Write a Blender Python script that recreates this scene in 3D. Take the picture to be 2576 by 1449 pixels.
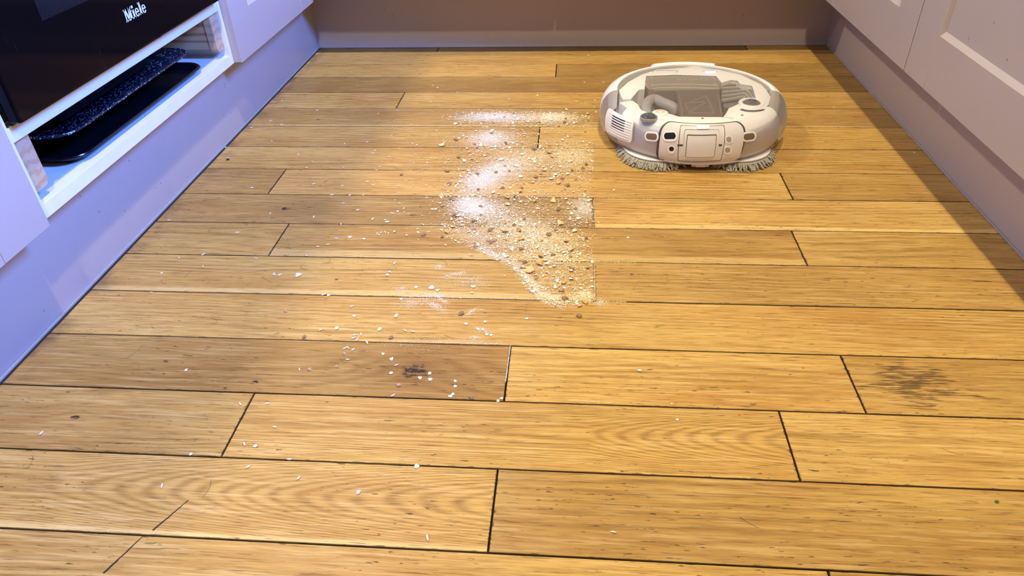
import bpy, bmesh, math, random
import numpy as np
from mathutils import Vector, Matrix, noise as mnoise

for o in list(bpy.data.objects): bpy.data.objects.remove(o)
SC = bpy.context.scene
COL = SC.collection
rnd = random.Random(7)

# ------------------------------------------------------------------ camera
W, H = 2576, 1449
F, PIT, YAW, ROLL, CAMH = 1771.88, 0.625647, -0.0979393, -0.0361194, 0.585
cy_, sy_, cp_, sp_ = math.cos(YAW), math.sin(YAW), math.cos(PIT), math.sin(PIT)
FWD = Vector((sy_*cp_, cy_*cp_, -sp_)); R0 = Vector((cy_, -sy_, 0)); U0 = R0.cross(FWD)
RGT = R0*math.cos(ROLL) + U0*math.sin(ROLL); UPV = U0*math.cos(ROLL) - R0*math.sin(ROLL)
cam = bpy.data.cameras.new('camera'); camo = bpy.data.objects.new('camera', cam); COL.objects.link(camo)
M = Matrix.Identity(4)
for i in range(3):
    M[i][0], M[i][1], M[i][2] = RGT[i], UPV[i], -FWD[i]
M[2][3] = CAMH
camo.matrix_world = M
cam.sensor_width = 36; cam.lens = F/W*36; cam.clip_start = 0.02
SC.camera = camo

def at(px, py, z=0.0):
    """the point of the level plane z that shows at a photo position (used to read positions off the photo)"""
    d = FWD + RGT*((px-W/2)/F) + UPV*(-(py-H/2)/F)
    t = (z-CAMH)/d.z
    return Vector((d.x*t, d.y*t, z))

# ------------------------------------------------------------------ world and light
wd = bpy.data.worlds.new('room_light'); SC.world = wd; wd.use_nodes = True
bg = wd.node_tree.nodes['Background']; bg.inputs[0].default_value = (0.95, 0.79, 0.58, 1); bg.inputs[1].default_value = 0.085
SC.view_settings.view_transform = 'Standard'; SC.view_settings.look = 'None'
SC.view_settings.exposure = 0.12; SC.view_settings.gamma = 1.0; SC.view_settings.use_curve_mapping = False

def lamp(name, kind, loc, energy, color, size, target=None, **kw):
    l = bpy.data.lights.new(name, kind); l.energy = energy; l.color = color
    if kind == 'AREA':
        l.shape = 'RECTANGLE'; l.size, l.size_y = size
    else:
        l.shadow_soft_size = size
    for k, v in kw.items(): setattr(l, k, v)
    o = bpy.data.objects.new(name, l); COL.objects.link(o); o.location = loc
    if target is not None:
        o.rotation_euler = (Vector(target)-Vector(loc)).to_track_quat('-Z', 'Z').to_euler()
    return o
WARM = (1.0, 0.86, 0.59)
lamp('downlight_aisle', 'SPOT', (0.15, 0.55, 2.45), 128, WARM, 0.035, (0.15, 0.75, 0), spot_size=math.radians(120), spot_blend=0.6)
lamp('cabinet_light', 'SPOT', (-0.76, 1.40, 1.45), 36, WARM, 0.025, (-0.2, 1.30, 0), spot_size=math.radians(150), spot_blend=0.5)
lamp('cabinet_light', 'SPOT', (-0.76, 0.75, 1.45), 14, WARM, 0.04, (-0.2, 0.75, 0), spot_size=math.radians(150), spot_blend=0.5)
lamp('downlight_near', 'SPOT', (0.20, -0.55, 2.45), 106, WARM, 0.06, (0.05, 0.1, 0), spot_size=math.radians(130), spot_blend=0.6)
lamp('window_daylight', 'AREA', (1.20, 0.55, 1.26), 390, (0.10, 0.265, 1.0), (1.4, 0.40), (-0.7, 0.62, 1.20))

# ------------------------------------------------------------------ node helper
class NT:
    def __init__(s, name):
        s.m = bpy.data.materials.new(name); s.m.use_nodes = True
        s.t = s.m.node_tree; s.b = s.t.nodes['Principled BSDF']; s.out = s.t.nodes['Material Output']
    def n(s, typ, **kw):
        nd = s.t.nodes.new(typ)
        for k, v in kw.items(): setattr(nd, k, v)
        return nd
    def put(s, sock, v):
        if isinstance(v, bpy.types.NodeSocket): s.t.links.new(v, sock)
        elif v is not None:
            if hasattr(sock.default_value, '__len__') and not hasattr(v, '__len__'): v = (v,)*len(sock.default_value)
            if hasattr(sock.default_value, '__len__') and len(sock.default_value) == 4 and len(v) == 3: v = (*v, 1)
            sock.default_value = v
    def ma(s, op, a, b=None, c=None, clamp=False):
        nd = s.n('ShaderNodeMath', operation=op, use_clamp=clamp)
        for i, v in enumerate((a, b, c)):
            if v is not None: s.put(nd.inputs[i], v)
        return nd.outputs[0]
    def vm(s, op, a, b=None, out=0):
        nd = s.n('ShaderNodeVectorMath', operation=op)
        s.put(nd.inputs[0], a)
        if b is not None: s.put(nd.inputs[1], b)
        return nd.outputs[out]
    def xyz(s, x, y, z=0.0):
        nd = s.n('ShaderNodeCombineXYZ')
        for i, v in enumerate((x, y, z)): s.put(nd.inputs[i], v)
        return nd.outputs[0]
    def sep(s, v):
        nd = s.n('ShaderNodeSeparateXYZ'); s.put(nd.inputs[0], v); return nd.outputs
    def noise(s, vec, scale=1.0, detail=2.0, rough=0.5, dist=0.0, color=False):
        nd = s.n('ShaderNodeTexNoise'); s.put(nd.inputs['Vector'], vec)
        nd.inputs['Scale'].default_value = scale; nd.inputs['Detail'].default_value = detail
        nd.inputs['Roughness'].default_value = rough; nd.inputs['Distortion'].default_value = dist
        return nd.outputs['Color' if color else 'Fac']
    def mix(s, fac, a, b, mode='MIX'):
        nd = s.n('ShaderNodeMix', data_type='RGBA', blend_type=mode)
        s.put(nd.inputs['Factor'], fac); s.put(nd.inputs[6], a); s.put(nd.inputs[7], b)
        return nd.outputs[2]
    def ss(s, v, lo, hi):
        nd = s.n('ShaderNodeMapRange', interpolation_type='SMOOTHSTEP'); s.put(nd.inputs[0], v)
        s.put(nd.inputs[1], lo); s.put(nd.inputs[2], hi); return nd.outputs[0]
    def attr(s, name, vec=False):
        nd = s.n('ShaderNodeAttribute', attribute_type='OBJECT', attribute_name=name); return nd.outputs['Vector' if vec else 'Fac']
    def bump(s, h, strength, dist=0.001):
        nd = s.n('ShaderNodeBump'); nd.inputs['Strength'].default_value = strength; nd.inputs['Distance'].default_value = dist
        s.put(nd.inputs['Height'], h); s.t.links.new(nd.outputs[0], s.b.inputs['Normal'])
    def obj(s): return s.n('ShaderNodeTexCoord').outputs['Object']
    def pos(s): return s.n('ShaderNodeNewGeometry').outputs['Position']
    def base(s, c, rough=None, spec=None, metal=None, coat=None):
        s.put(s.b.inputs['Base Color'], c)
        if rough is not None: s.put(s.b.inputs['Roughness'], rough)
        if spec is not None: s.put(s.b.inputs['Specular IOR Level'], spec)
        if metal is not None: s.put(s.b.inputs['Metallic'], metal)
        if coat is not None: s.put(s.b.inputs['Coat Weight'], coat)
        return s.m

def plain(name, col, rough=0.5, var=0.06, scale=60, metal=0, spec=0.5, bump=0.0):
    t = NT(name); nz = t.noise(t.obj(), scale, 3)
    f = t.ma('MULTIPLY_ADD', nz, 2*var, 1-var)
    c = t.vm('SCALE', tuple(col)); c.node.inputs[0].default_value = col[:3]; t.put(c.node.inputs['Scale'], f)
    if bump: t.bump(nz, bump)
    return t.base(c, rough, spec, metal)

# ------------------------------------------------------------------ materials
def make_oak():
    t = NT('oiled_oak'); o = t.obj(); x, y, z = t.sep(o)
    seed = t.attr('seed'); sd = t.ma('MULTIPLY', seed, 91.7)
    A = t.attr('ring_a'); B = t.attr('ring_b'); S = t.attr('ring_s'); yc = t.attr('ring_y'); xc = t.attr('ring_x')
    hl = t.attr('half_len'); hw = t.attr('half_wid'); tone = t.attr('tone'); red = t.attr('red'); sap = t.attr('sap')
    def V(sx, sy, dz=0.0):
        return t.xyz(t.ma('MULTIPLY', x, sx), t.ma('MULTIPLY', y, sy), t.ma('ADD', sd, dz))
    # knots
    kmask = None; bend = None; halo = None
    for i in (1, 2, 3):
        k = t.sep(t.attr('knot%d' % i, True)); ks = t.ma('MAXIMUM', k[2], 1e-5)
        dx = t.ma('SUBTRACT', x, k[0]); dy = t.ma('SUBTRACT', y, k[1])
        wob = t.ma('MULTIPLY', t.ma('SUBTRACT', t.noise(V(110, 190, i*3.1), 1, 3), 0.5), t.ma('MULTIPLY', ks, 1.4))
        d = t.ma('SQRT', t.ma('ADD', t.ma('MULTIPLY', dx, dx), t.ma('MULTIPLY', t.ma('MULTIPLY', dy, dy), 2.4)))
        dn = t.ma('DIVIDE', t.ma('ADD', d, wob), ks)
        km = t.ma('SUBTRACT', 1.0, t.ss(dn, 0.45, 0.9))
        dn3 = t.ma('DIVIDE', d, t.ma('MULTIPLY', ks, 3.2))
        g = t.ma('EXPONENT', t.ma('MULTIPLY', t.ma('MULTIPLY', dn3, dn3), -1.0))
        kmask = km if kmask is None else t.ma('MAXIMUM', kmask, km)
        bb = t.ma('MULTIPLY', t.ma('MULTIPLY', g, t.ma('MULTIPLY', ks, 110)), 1.0)
        bend = bb if bend is None else t.ma('ADD', bend, bb)
        gg = t.ma('MULTIPLY', g, t.ss(ks, 0.006, 0.02)); halo = gg if halo is None else t.ma('MAXIMUM', halo, gg)
    low = t.noise(V(2.6, 15), 1, 2, 0.5)
    low2 = t.noise(V(14, 60, 4), 1, 2, 0.5)
    yy = t.ma('SUBTRACT', y, yc)
    v = t.ma('MULTIPLY', t.ma('MULTIPLY', yy, yy), A)
    v = t.ma('MULTIPLY_ADD', yy, B, v); v = t.ma('MULTIPLY_ADD', t.ma('MAXIMUM', t.ma('SUBTRACT', x, xc), 0.0), S, v)
    v = t.ma('MULTIPLY_ADD', low, 3.6, v); v = t.ma('MULTIPLY_ADD', low2, 0.55, v); v = t.ma('ADD', v, bend)
    ring = t.ma('MULTIPLY_ADD', t.ma('SINE', t.ma('MULTIPLY', v, 6.2832)), 0.5, 0.5)
    ring = t.ma('POWER', ring, 1.6)
    rmod = t.ma('MAXIMUM', t.ss(t.noise(V(3, 22, 8), 1, 2), 0.36, 0.66), t.ma('MULTIPLY', t.ma('GREATER_THAN', A, 2000.0), 0.9))
    fine = t.noise(V(20, 480, 2), 1, 4, 0.66)
    fine2 = t.noise(V(30, 900, 6), 1, 2, 0.6)
    blot = t.noise(V(3.4, 11, 12), 1, 3, 0.55)
    blot2 = t.noise(V(1.5, 5, 21), 1, 2, 0.5)
    pores = t.ss(t.noise(V(32, 640, 14), 1, 2, 0.55), 0.575, 0.655)
    pores = t.ma('MULTIPLY', pores, t.ma('MULTIPLY_ADD', ring, 0.55, 0.45))
    c = t.mix(t.ss(blot, 0.36, 0.72), (0.620, 0.376, 0.098), (0.470, 0.248, 0.055))
    c = t.mix(t.ma('MULTIPLY', t.ss(blot2, 0.35, 0.7), 0.45), c, (0.65, 0.445, 0.135))
    c = t.mix(t.ma('MULTIPLY', red, t.ss(blot2, 0.3, 0.75)), c, (0.30, 0.125, 0.035))
    c = t.mix(t.ma('MULTIPLY', t.ma('MULTIPLY', ring, rmod), 0.66), c, (0.290, 0.150, 0.034))
    c = t.mix(t.ma('MULTIPLY', t.ss(fine, 0.42, 0.68), 0.50), c, (0.285, 0.142, 0.032))
    c = t.mix(t.ma('MULTIPLY', t.ss(fine2, 0.50, 0.80), 0.35), c, (0.235, 0.115, 0.026))
    c = t.mix(t.ma('MULTIPLY', t.ss(t.noise(V(12, 300, 33), 1, 3), 0.50, 0.68), 0.34), c, (0.80, 0.58, 0.24))
    # pale sapwood along one edge
    sapm = t.ma('ADD', t.ma('ADD', y, hw), t.ma('MULTIPLY', t.ma('SUBTRACT', t.noise(V(2.2, 14, 17), 1, 3), 0.5), 0.028))
    c = t.mix(t.ma('MULTIPLY', t.ma('SUBTRACT', 1.0, t.ss(sapm, t.ma('SUBTRACT', sap, 0.0025), t.ma('ADD', sap, 0.0025))), 0.85), c, t.mix(0.68, c, (0.82, 0.57, 0.21)))
    c = t.mix(t.ma('MULTIPLY', halo, 0.55), c, (0.25, 0.105, 0.028))
    c = t.mix(t.ma('MULTIPLY', pores, 0.62), c, (0.150, 0.066, 0.018))
    # small black dents and flecks, lying along the grain
    vor = t.n('ShaderNodeTexVoronoi', feature='F1'); t.put(vor.inputs['Vector'], V(28, 230, 40)); vor.inputs['Scale'].default_value = 1.0
    cr = t.sep(vor.outputs['Color'])
    fl = t.ma('MULTIPLY', t.ma('SUBTRACT', 1.0, t.ss(t.ma('ADD', vor.outputs['Distance'], t.ma('MULTIPLY', t.noise(V(160, 500, 3), 1, 2), 0.22)), t.ma('MULTIPLY_ADD', cr[1], 0.10, 0.045), t.ma('MULTIPLY_ADD', cr[1], 0.10, 0.085))), t.ma('GREATER_THAN', cr[0], 0.80))
    fl2 = t.ma('MULTIPLY', t.ss(t.noise(V(70, 430, 60), 1, 3, 0.55), 0.655, 0.685), t.ss(t.noise(V(7, 28, 70), 1, 2), 0.42, 0.60))
    black = t.ma('MAXIMUM', t.ma('MULTIPLY', fl, 0.92), t.ma('MULTIPLY', fl2, 0.85))
    # black stain along the board edges and ends
    ex = t.ma('SUBTRACT', hl, t.ma('ABSOLUTE', x)); ey = t.ma('SUBTRACT', hw, t.ma('ABSOLUTE', y))
    en = t.noise(V(55, 190, 50), 1, 3, 0.65)
    stain_y = t.ma('SUBTRACT', 1.0, t.ss(ey, 0.0004, t.ma('MULTIPLY_ADD', t.ss(en, 0.52, 0.8), 0.0035, 0.0007)))
    stain_x = t.ma('SUBTRACT', 1.0, t.ss(ex, 0.0004, t.ma('MULTIPLY_ADD', t.ss(en, 0.50, 0.8), 0.0065, 0.0009)))
    black = t.ma('MAXIMUM', black, t.ma('MULTIPLY', t.ma('MAXIMUM', stain_x, stain_y), 0.82))
    # worn grey-black patch on one board
    w = t.sep(t.attr('wear', True)); ws = t.ma('MAXIMUM', w[2], 1e-5)
    wx = t.ma('DIVIDE', t.ma('SUBTRACT', x, w[0]), t.ma('MULTIPLY', ws, 1.7)); wy = t.ma('DIVIDE', t.ma('SUBTRACT', y, w[1]), ws)
    wg = t.ma('EXPONENT', t.ma('MULTIPLY', t.ma('ADD', t.ma('MULTIPLY', wx, wx), t.ma('MULTIPLY', wy, wy)), -1.0))
    wn = t.ma('MULTIPLY_ADD', t.noise(V(38, 420, 80), 1, 4, 0.6), 0.6, t.ma('MULTIPLY', t.noise(V(22, 90, 81), 1, 2), 0.4))
    black = t.ma('MAXIMUM', black, t.ma('MULTIPLY', t.ss(t.ma('MULTIPLY_ADD', wg, 0.20, wn), 0.63, 0.71), 0.68))
    kn = t.ss(t.noise(V(120, 240, 90), 1, 4, 0.6), 0.40, 0.60)
    black = t.ma('MAXIMUM', black, t.ma('MULTIPLY', kmask, t.ma('MULTIPLY_ADD', kn, 0.82, 0.14)))
    # two cuts that run across two boards
    P = t.sep(t.pos())
    for (a, b) in CUTS:
        L = (b-a).length; dr = (b-a)/L
        u = t.ma('ADD', t.ma('MULTIPLY', t.ma('SUBTRACT', P[0], a.x), dr.x), t.ma('MULTIPLY', t.ma('SUBTRACT', P[1], a.y), dr.y))
        n_ = t.ma('ABSOLUTE', t.ma('ADD', t.ma('MULTIPLY_ADD', t.ma('SUBTRACT', P[0], a.x), -dr.y, t.ma('MULTIPLY', t.ma('SUBTRACT', t.noise(t.pos(), 160, 2), 0.5), 0.0016)), t.ma('MULTIPLY', t.ma('SUBTRACT', P[1], a.y), dr.x)))
        wdt = t.ma('MULTIPLY_ADD', t.ma('DIVIDE', u, L), 0.0009, 0.0007)
        m = t.ma('MULTIPLY', t.ma('SUBTRACT', 1.0, t.ss(n_, t.ma('MULTIPLY', wdt, 0.5), wdt)), t.ma('MULTIPLY', t.ma('GREATER_THAN', u, 0.0), t.ma('LESS_THAN', u, L)))
        black = t.ma('MAXIMUM', black, t.ma('MULTIPLY', m, 0.95))
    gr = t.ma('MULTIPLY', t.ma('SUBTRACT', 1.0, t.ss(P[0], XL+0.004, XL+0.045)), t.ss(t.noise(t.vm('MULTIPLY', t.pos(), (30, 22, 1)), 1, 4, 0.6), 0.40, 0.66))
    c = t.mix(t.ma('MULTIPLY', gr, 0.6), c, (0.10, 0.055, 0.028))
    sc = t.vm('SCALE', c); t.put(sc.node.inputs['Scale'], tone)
    c = t.mix(black, sc, (0.018, 0.013, 0.010))
    h = t.ma('SUBTRACT', t.ma('MULTIPLY', fine, 0.5), t.ma('ADD', t.ma('MULTIPLY', pores, 0.5), t.ma('MULTIPLY', black, 0.8)))
    t.bump(h, 0.35, 0.0006)
    r = t.ma('MULTIPLY_ADD', t.noise(V(6, 20, 99), 1, 3), 0.22, 0.34)
    return t.base(c, r, 0.22)
XL, XR, YB = -0.698, 0.657, 1.912
CUTS = [(at(474, 1258).xy, at(384, 1334).xy), (at(358, 1350).xy, at(260, 1442).xy)]
OAK = make_oak()

def make_paint(name, col, rough=0.36):
    t = NT(name); p = t.pos(); X = t.sep(p)
    n1 = t.noise(p, 2.2, 2); n2 = t.noise(t.vm('MULTIPLY', p, (60, 60, 14)), 1, 3)
    c = t.mix(t.ma('MULTIPLY', n1, 0.18), col, tuple(v*0.86 for v in col))
    vor = t.n('ShaderNodeTexVoronoi'); t.put(vor.inputs['Vector'], t.vm('MULTIPLY', p, (46, 46, 30))); vor.inputs['Scale'].default_value = 1.0
    cs = t.sep(vor.outputs['Color'])
    sp = t.ma('MULTIPLY', t.ma('SUBTRACT', 1.0, t.ss(t.ma('MULTIPLY_ADD', t.noise(p, 260, 2), 0.10, vor.outputs['Distance']), 0.09, 0.13)), t.ma('GREATER_THAN', cs[0], 0.86))
    c = t.mix(t.ma('MULTIPLY', sp, 0.6), c, (0.13, 0.09, 0.07))
    sm = t.ma('MULTIPLY', t.ss(t.noise(t.vm('MULTIPLY', p, (9, 9, 5)), 1, 4, 0.65), 0.60, 0.78), 0.28)
    c = t.mix(sm, c, (0.33, 0.27, 0.25))
    t.bump(n2, 0.06, 0.0006)
    return t.base(c, rough, 0.45)
PAINT = make_paint('mauve_paint', (0.45, 0.385, 0.36))
SUB = plain('dark_seam_dirt', (0.012, 0.010, 0.008), 0.9, 0.3, 200)
SEAL = plain('grey_sealant', (0.36, 0.33, 0.32), 0.5, 0.15, 80)
MELA = plain('white_melamine', (0.74, 0.75, 0.74), 0.4, 0.06, 24)
EDGE = plain('white_edge_band', (0.78, 0.76, 0.70), 0.42, 0.08, 40)
BLACKP = plain('dark_plastic', (0.012, 0.012, 0.013), 0.45)
STONE = plain('dark_worktop', (0.06, 0.055, 0.05), 0.35, 0.3, 40)

def make_pine(name, light, dark):
    t = NT(name); o = t.obj()
    v = t.vm('MULTIPLY', o, (3, 60, 60)); n = t.noise(v, 1, 3)
    x = t.sep(o)
    w = t.ma('SINE', t.ma('MULTIPLY_ADD', n, 9.0, t.ma('MULTIPLY', x[2], 420)))
    c = t.mix(t.ss(w, -0.2, 1.0), light, dark)
    c = t.mix(t.ma('MULTIPLY', t.noise(t.vm('MULTIPLY', o, (20, 300, 300)), 1, 2), 0.3), c, dark)
    return t.base(c, 0.55, 0.3)
PINE = make_pine('pine_board', (0.52, 0.36, 0.20), (0.30, 0.18, 0.085))
BEECH = make_pine('beech_end', (0.56, 0.40, 0.26), (0.46, 0.31, 0.19))

def make_ovenglass():
    t = NT('oven_glass'); p = t.pos()
    sm = t.ss(t.noise(t.vm('MULTIPLY', p, (20, 26, 7)), 1, 5, 0.7), 0.60, 0.80)
    c = t.mix(t.ma('MULTIPLY', sm, 0.35), (0.0025, 0.0022, 0.003), (0.045, 0.045, 0.07))
    drip = t.ss(t.noise(t.vm('MULTIPLY', p, (30, 150, 9)), 1, 3, 0.6), 0.70, 0.78)
    c = t.mix(t.ma('MULTIPLY', drip, 0.3), c, (0.22, 0.22, 0.30))
    return t.base(c, t.ma('MULTIPLY_ADD', sm, 0.3, 0.07), 0.09)
OVENG = make_ovenglass()
def make_speckle():
    t = NT('speckled_enamel'); o = t.obj()
    vor = t.n('ShaderNodeTexVoronoi'); t.put(vor.inputs['Vector'], o); vor.inputs['Scale'].default_value = 380
    cs = t.sep(vor.outputs['Color'])
    m = t.ma('MULTIPLY', t.ma('LESS_THAN', vor.outputs['Distance'], t.ma('MULTIPLY', cs[1], 0.46)), t.ma('GREATER_THAN', cs[0], 0.35))
    return t.base(t.mix(m, (0.004, 0.007, 0.022), (0.55, 0.62, 0.72)), 0.3, 0.5)
SPECK = make_speckle()
TRAYB = plain('black_enamel', (0.0035, 0.004, 0.006), 0.22, 0.3, 60)
PANB = plain('black_nonstick', (0.005, 0.006, 0.010), 0.30, 0.3, 60)
LOGO = plain('pale_print', (0.62, 0.66, 0.72), 0.5)

RWHITE = plain('robot_white', (0.90, 0.88, 0.87), 0.30, 0.03, 60)
RWHITE2 = plain('robot_inner_white', (0.90, 0.885, 0.885), 0.4, 0.05, 70)
RPANEL = plain('robot_panel_white', (0.72, 0.68, 0.65), 0.42, 0.04, 60)
RGREY = plain('robot_warm_grey', (0.25, 0.215, 0.165), 0.42, 0.1, 60)
RFLOOR = plain('robot_olive_grey', (0.20, 0.185, 0.15), 0.5, 0.15, 60)
RDARK = plain('robot_dark_line', (0.055, 0.055, 0.062), 0.35)
RHOSE = plain('robot_hose_grey', (0.34, 0.325, 0.33), 0.42, 0.1, 80)
RMETAL = plain('robot_gear_metal', (0.62, 0.60, 0.56), 0.28, 0.2, 100, metal=0.7)
RBLACK = plain('robot_black', (0.004, 0.004, 0.004), 0.5)
RBROWN = plain('robot_contact', (0.17, 0.12, 0.075), 0.45)
RLENS = plain('robot_lens', (0.11, 0.12, 0.11), 0.05, 0.6, 160, metal=0.25)
RCABLE = plain('robot_cable', (0.185, 0.18, 0.155), 0.4)
RCABLE2 = plain('robot_cable_pale', (0.40, 0.385, 0.35), 0.4)
RRIB = plain('robot_rib', (0.50, 0.45, 0.39), 0.4)
RORANGE = plain('robot_orange_ring', (0.72, 0.42, 0.30), 0.5)
MOP = plain('mop_grey', (0.40, 0.37, 0.30), 0.95, 0.3, 220)
t_ = NT('robot_led'); t_.base((0.5, 0.6, 0.9), 0.4); t_.put(t_.b.inputs['Emission Color'], (0.55, 0.72, 1.0, 1)); t_.b.inputs['Emission Strength'].default_value = 1.6; RLED = t_.m

def clearmat(name, tint, gloss=1.0, film=0.0, filmcol=(0.6, 0.55, 0.5)):
    t = NT(name); t.t.nodes.remove(t.b)
    tr = t.n('ShaderNodeBsdfTransparent'); tr.inputs[0].default_value = (*tint, 1)
    gl = t.n('ShaderNodeBsdfGlossy'); gl.inputs['Roughness'].default_value = 0.06; gl.inputs[0].default_value = (1, 1, 1, 1)
    fr = t.n('ShaderNodeFresnel'); fr.inputs[0].default_value = 1.49
    mx = t.n('ShaderNodeMixShader'); t.put(mx.inputs[0], t.ma('MULTIPLY', fr.outputs[0], gloss)); t.t.links.new(tr.outputs[0], mx.inputs[1]); t.t.links.new(gl.outputs[0], mx.inputs[2])
    res = mx.outputs[0]
    if film:
        df = t.n('ShaderNodeBsdfDiffuse'); df.inputs[0].default_value = (*filmcol, 1)
        m2 = t.n('ShaderNodeMixShader'); m2.inputs[0].default_value = film
        t.t.links.new(res, m2.inputs[1]); t.t.links.new(df.outputs[0], m2.inputs[2]); res = m2.outputs[0]
    t.t.links.new(res, t.out.inputs['Surface']); return t.m
CLEAR = clearmat('clear_shell', (0.97, 0.965, 0.96), 0.85, 0.05, (0.75, 0.70, 0.70))
SMOKE = clearmat('smoky_dust_box', (0.80, 0.74, 0.70), 0.5, 0.42, (0.27, 0.215, 0.18))

RICE = plain('rice_white', (0.80, 0.76, 0.74), 0.45, 0.05, 500)
OATM = plain('oat_cream', (0.90, 0.82, 0.60), 0.7, 0.16, 260, bump=0.2)
OATW = plain('oat_floury', (0.92, 0.88, 0.78), 0.75, 0.12, 260, bump=0.2)
FLAKEM = plain('cereal_gold', (0.68, 0.42, 0.12), 0.55, 0.22, 220, bump=0.3)
FLAKEP = plain('cereal_pale', (0.76, 0.56, 0.26), 0.6, 0.2, 220, bump=0.3)
FLAKEO = plain('cereal_orange', (0.62, 0.28, 0.035), 0.45, 0.2, 220)
CRUMB = plain('bran_brown', (0.34, 0.21, 0.115), 0.85, 0.45, 340, bump=0.5)
CRUMBP = plain('bran_pinkish', (0.50, 0.32, 0.21), 0.85, 0.35, 340, bump=0.5)
FLOURM = plain('flour_white', (0.88, 0.85, 0.81), 0.9, 0.03, 300)
MEALM = plain('oat_meal_cream', (0.90, 0.80, 0.54), 0.9, 0.06, 300)
HAIRM = plain('hair_brown', (0.05, 0.03, 0.018), 0.5)
GREENM = plain('leaf_green', (0.05, 0.12, 0.03), 0.6, 0.3, 400)

# ------------------------------------------------------------------ mesh helpers
def link(name, me, mat=None, parent=None, smooth=False):
    o = bpy.data.objects.new(name, me); COL.objects.link(o)
    if mat is not None and not me.materials: me.materials.append(mat)
    if parent is not None: o.parent = parent
    if smooth:
        me.polygons.foreach_set('use_smooth', [True]*len(me.polygons)); me.set_sharp_from_angle(angle=math.radians(38))
    return o
def fin(name, bm, mat, parent=None, smooth=False):
    bmesh.ops.recalc_face_normals(bm, faces=bm.faces)
    me = bpy.data.meshes.new(name); bm.to_mesh(me); bm.free()
    return link(name, me, mat, parent, smooth)
def tag(o, label=None, cat=None, group=None, kind=None):
    if label: o['label'] = label
    if cat: o['category'] = cat
    if group: o['group'] = group
    if kind: o['kind'] = kind
    return o
def empty(name, loc=(0, 0, 0), **kw):
    o = bpy.data.objects.new(name, None); COL.objects.link(o); o.location = loc; o.empty_display_size = 0.05
    return tag(o, **kw)
def box(bm, a, b, bev=0.0, seg=2):
    g = bmesh.ops.create_cube(bm, size=1.0); vs = g['verts']
    for v in vs:
        v.co = Vector(((a[i]+b[i])/2 + v.co[i]*(b[i]-a[i]) for i in range(3)))
    if bev:
        es = {e for v in vs for e in v.link_edges}
        bmesh.ops.bevel(bm, geom=list(es), offset=bev, segments=seg, affect='EDGES', profile=0.5)
def bx(name, a, b, mat, parent=None, bev=0.0, seg=2):
    bm = bmesh.new(); box(bm, a, b, bev, seg); return fin(name, bm, mat, parent)
def tube(bm, pts, rad, seg=8):
    pts = [Vector(p) for p in pts]; rings = []
    if not hasattr(rad, '__len__'): rad = [rad]*len(pts)
    for i, p in enumerate(pts):
        d = (pts[min(i+1, len(pts)-1)]-pts[max(i-1, 0)]).normalized()
        s = d.cross(Vector((0, 0, 1)))
        if s.length < 1e-4: s = Vector((1, 0, 0))
        s.normalize(); u = s.cross(d)
        rings.append([bm.verts.new(p+(s*math.cos(k*2*math.pi/seg)+u*math.sin(k*2*math.pi/seg))*rad[i]) for k in range(seg)])
    for a, b in zip(rings, rings[1:]):
        for k in range(seg): bm.faces.new((a[k], a[(k+1) % seg], b[(k+1) % seg], b[k]))
    bm.faces.new(rings[0][::-1]); bm.faces.new(rings[-1])
def spline(pts, n=6):
    P = [Vector(p) for p in pts]; P = [P[0]*2-P[1]]+P+[P[-1]*2-P[-2]]; out = []
    for i in range(1, len(P)-2):
        for k in range(n):
            t = k/n; a, b, c, d = P[i-1:i+3]
            out.append(0.5*((2*b)+(c-a)*t+(2*a-5*b+4*c-d)*t*t+(3*b-a-3*c+d)*t**3))
    return out+[P[-2]]
def lathe(bm, prof, c=(0, 0, 0), seg=48, a0=0.0, a1=360.0, close=False):
    full = abs(a1-a0) >= 359.9; n = seg if full else seg+1; cols = []
    for i in range(n):
        a = math.radians(a0+(a1-a0)*i/seg)
        cols.append([bm.verts.new((c[0]+r*math.cos(a), c[1]+r*math.sin(a), c[2]+z)) for r, z in prof])
    m = len(prof); rng = range(m if close else m-1)
    for i in range(seg):
        A, B = cols[i], cols[(i+1) % n]
        for j in rng: bm.faces.new((A[j], B[j], B[(j+1) % m], A[(j+1) % m]))
    if close and not full:
        bm.faces.new(cols[0]); bm.faces.new(cols[-1][::-1])
def prism(bm, pts, z0, z1, bev=0.0):
    lo = [bm.verts.new((p[0], p[1], z0)) for p in pts]; hi = [bm.verts.new((p[0], p[1], z1)) for p in pts]
    n = len(pts); bm.faces.new(lo[::-1]); top = bm.faces.new(hi)
    for i in range(n): bm.faces.new((lo[i], lo[(i+1) % n], hi[(i+1) % n], hi[i]))
    if bev: bmesh.ops.bevel(bm, geom=list(top.edges), offset=bev, segments=2, affect='EDGES', profile=0.5)

# ------------------------------------------------------------------ floor
XL, XR, YB = -0.698, 0.657, 1.912
seamY = [v*CAMH for v in (3.2701, 3.2022, 3.0259, 2.8665, 2.6910, 2.5231, 2.3527, 2.1763, 2.0063, 1.8361, 1.6658, 1.4985, 1.3326, 1.1633, 0.9945, 0.8259, 0.6567, 0.4880, 0.3190, 0.150)]
joints = {0: [(1100, 127), (1878, 121)], 1: [(2480, 145)], 2: [(1399, 178)], 4: [(1007, 253)], 6: [(1355, 349)], 8: [(697, 456), (1978, 467)], 9: [(1493, 536)], 10: [(701, 603), (2011, 624)],
          11: [(1496, 708)], 13: [(1277, 936), (2148, 969)], 14: [(598, 1069), (1987, 1123)], 15: [(1240, 1283)], 16: [(2084, 1442)], 17: [(900, 1700)]}
bm = bmesh.new(); box(bm, (XL-0.05, 0.05, -0.05), (XR+0.05, YB+0.03, -0.0075))
floor = tag(fin('floor', bm, SUB), 'oak plank floor with dark seams running across the kitchen aisle', None, None, 'structure')
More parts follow.
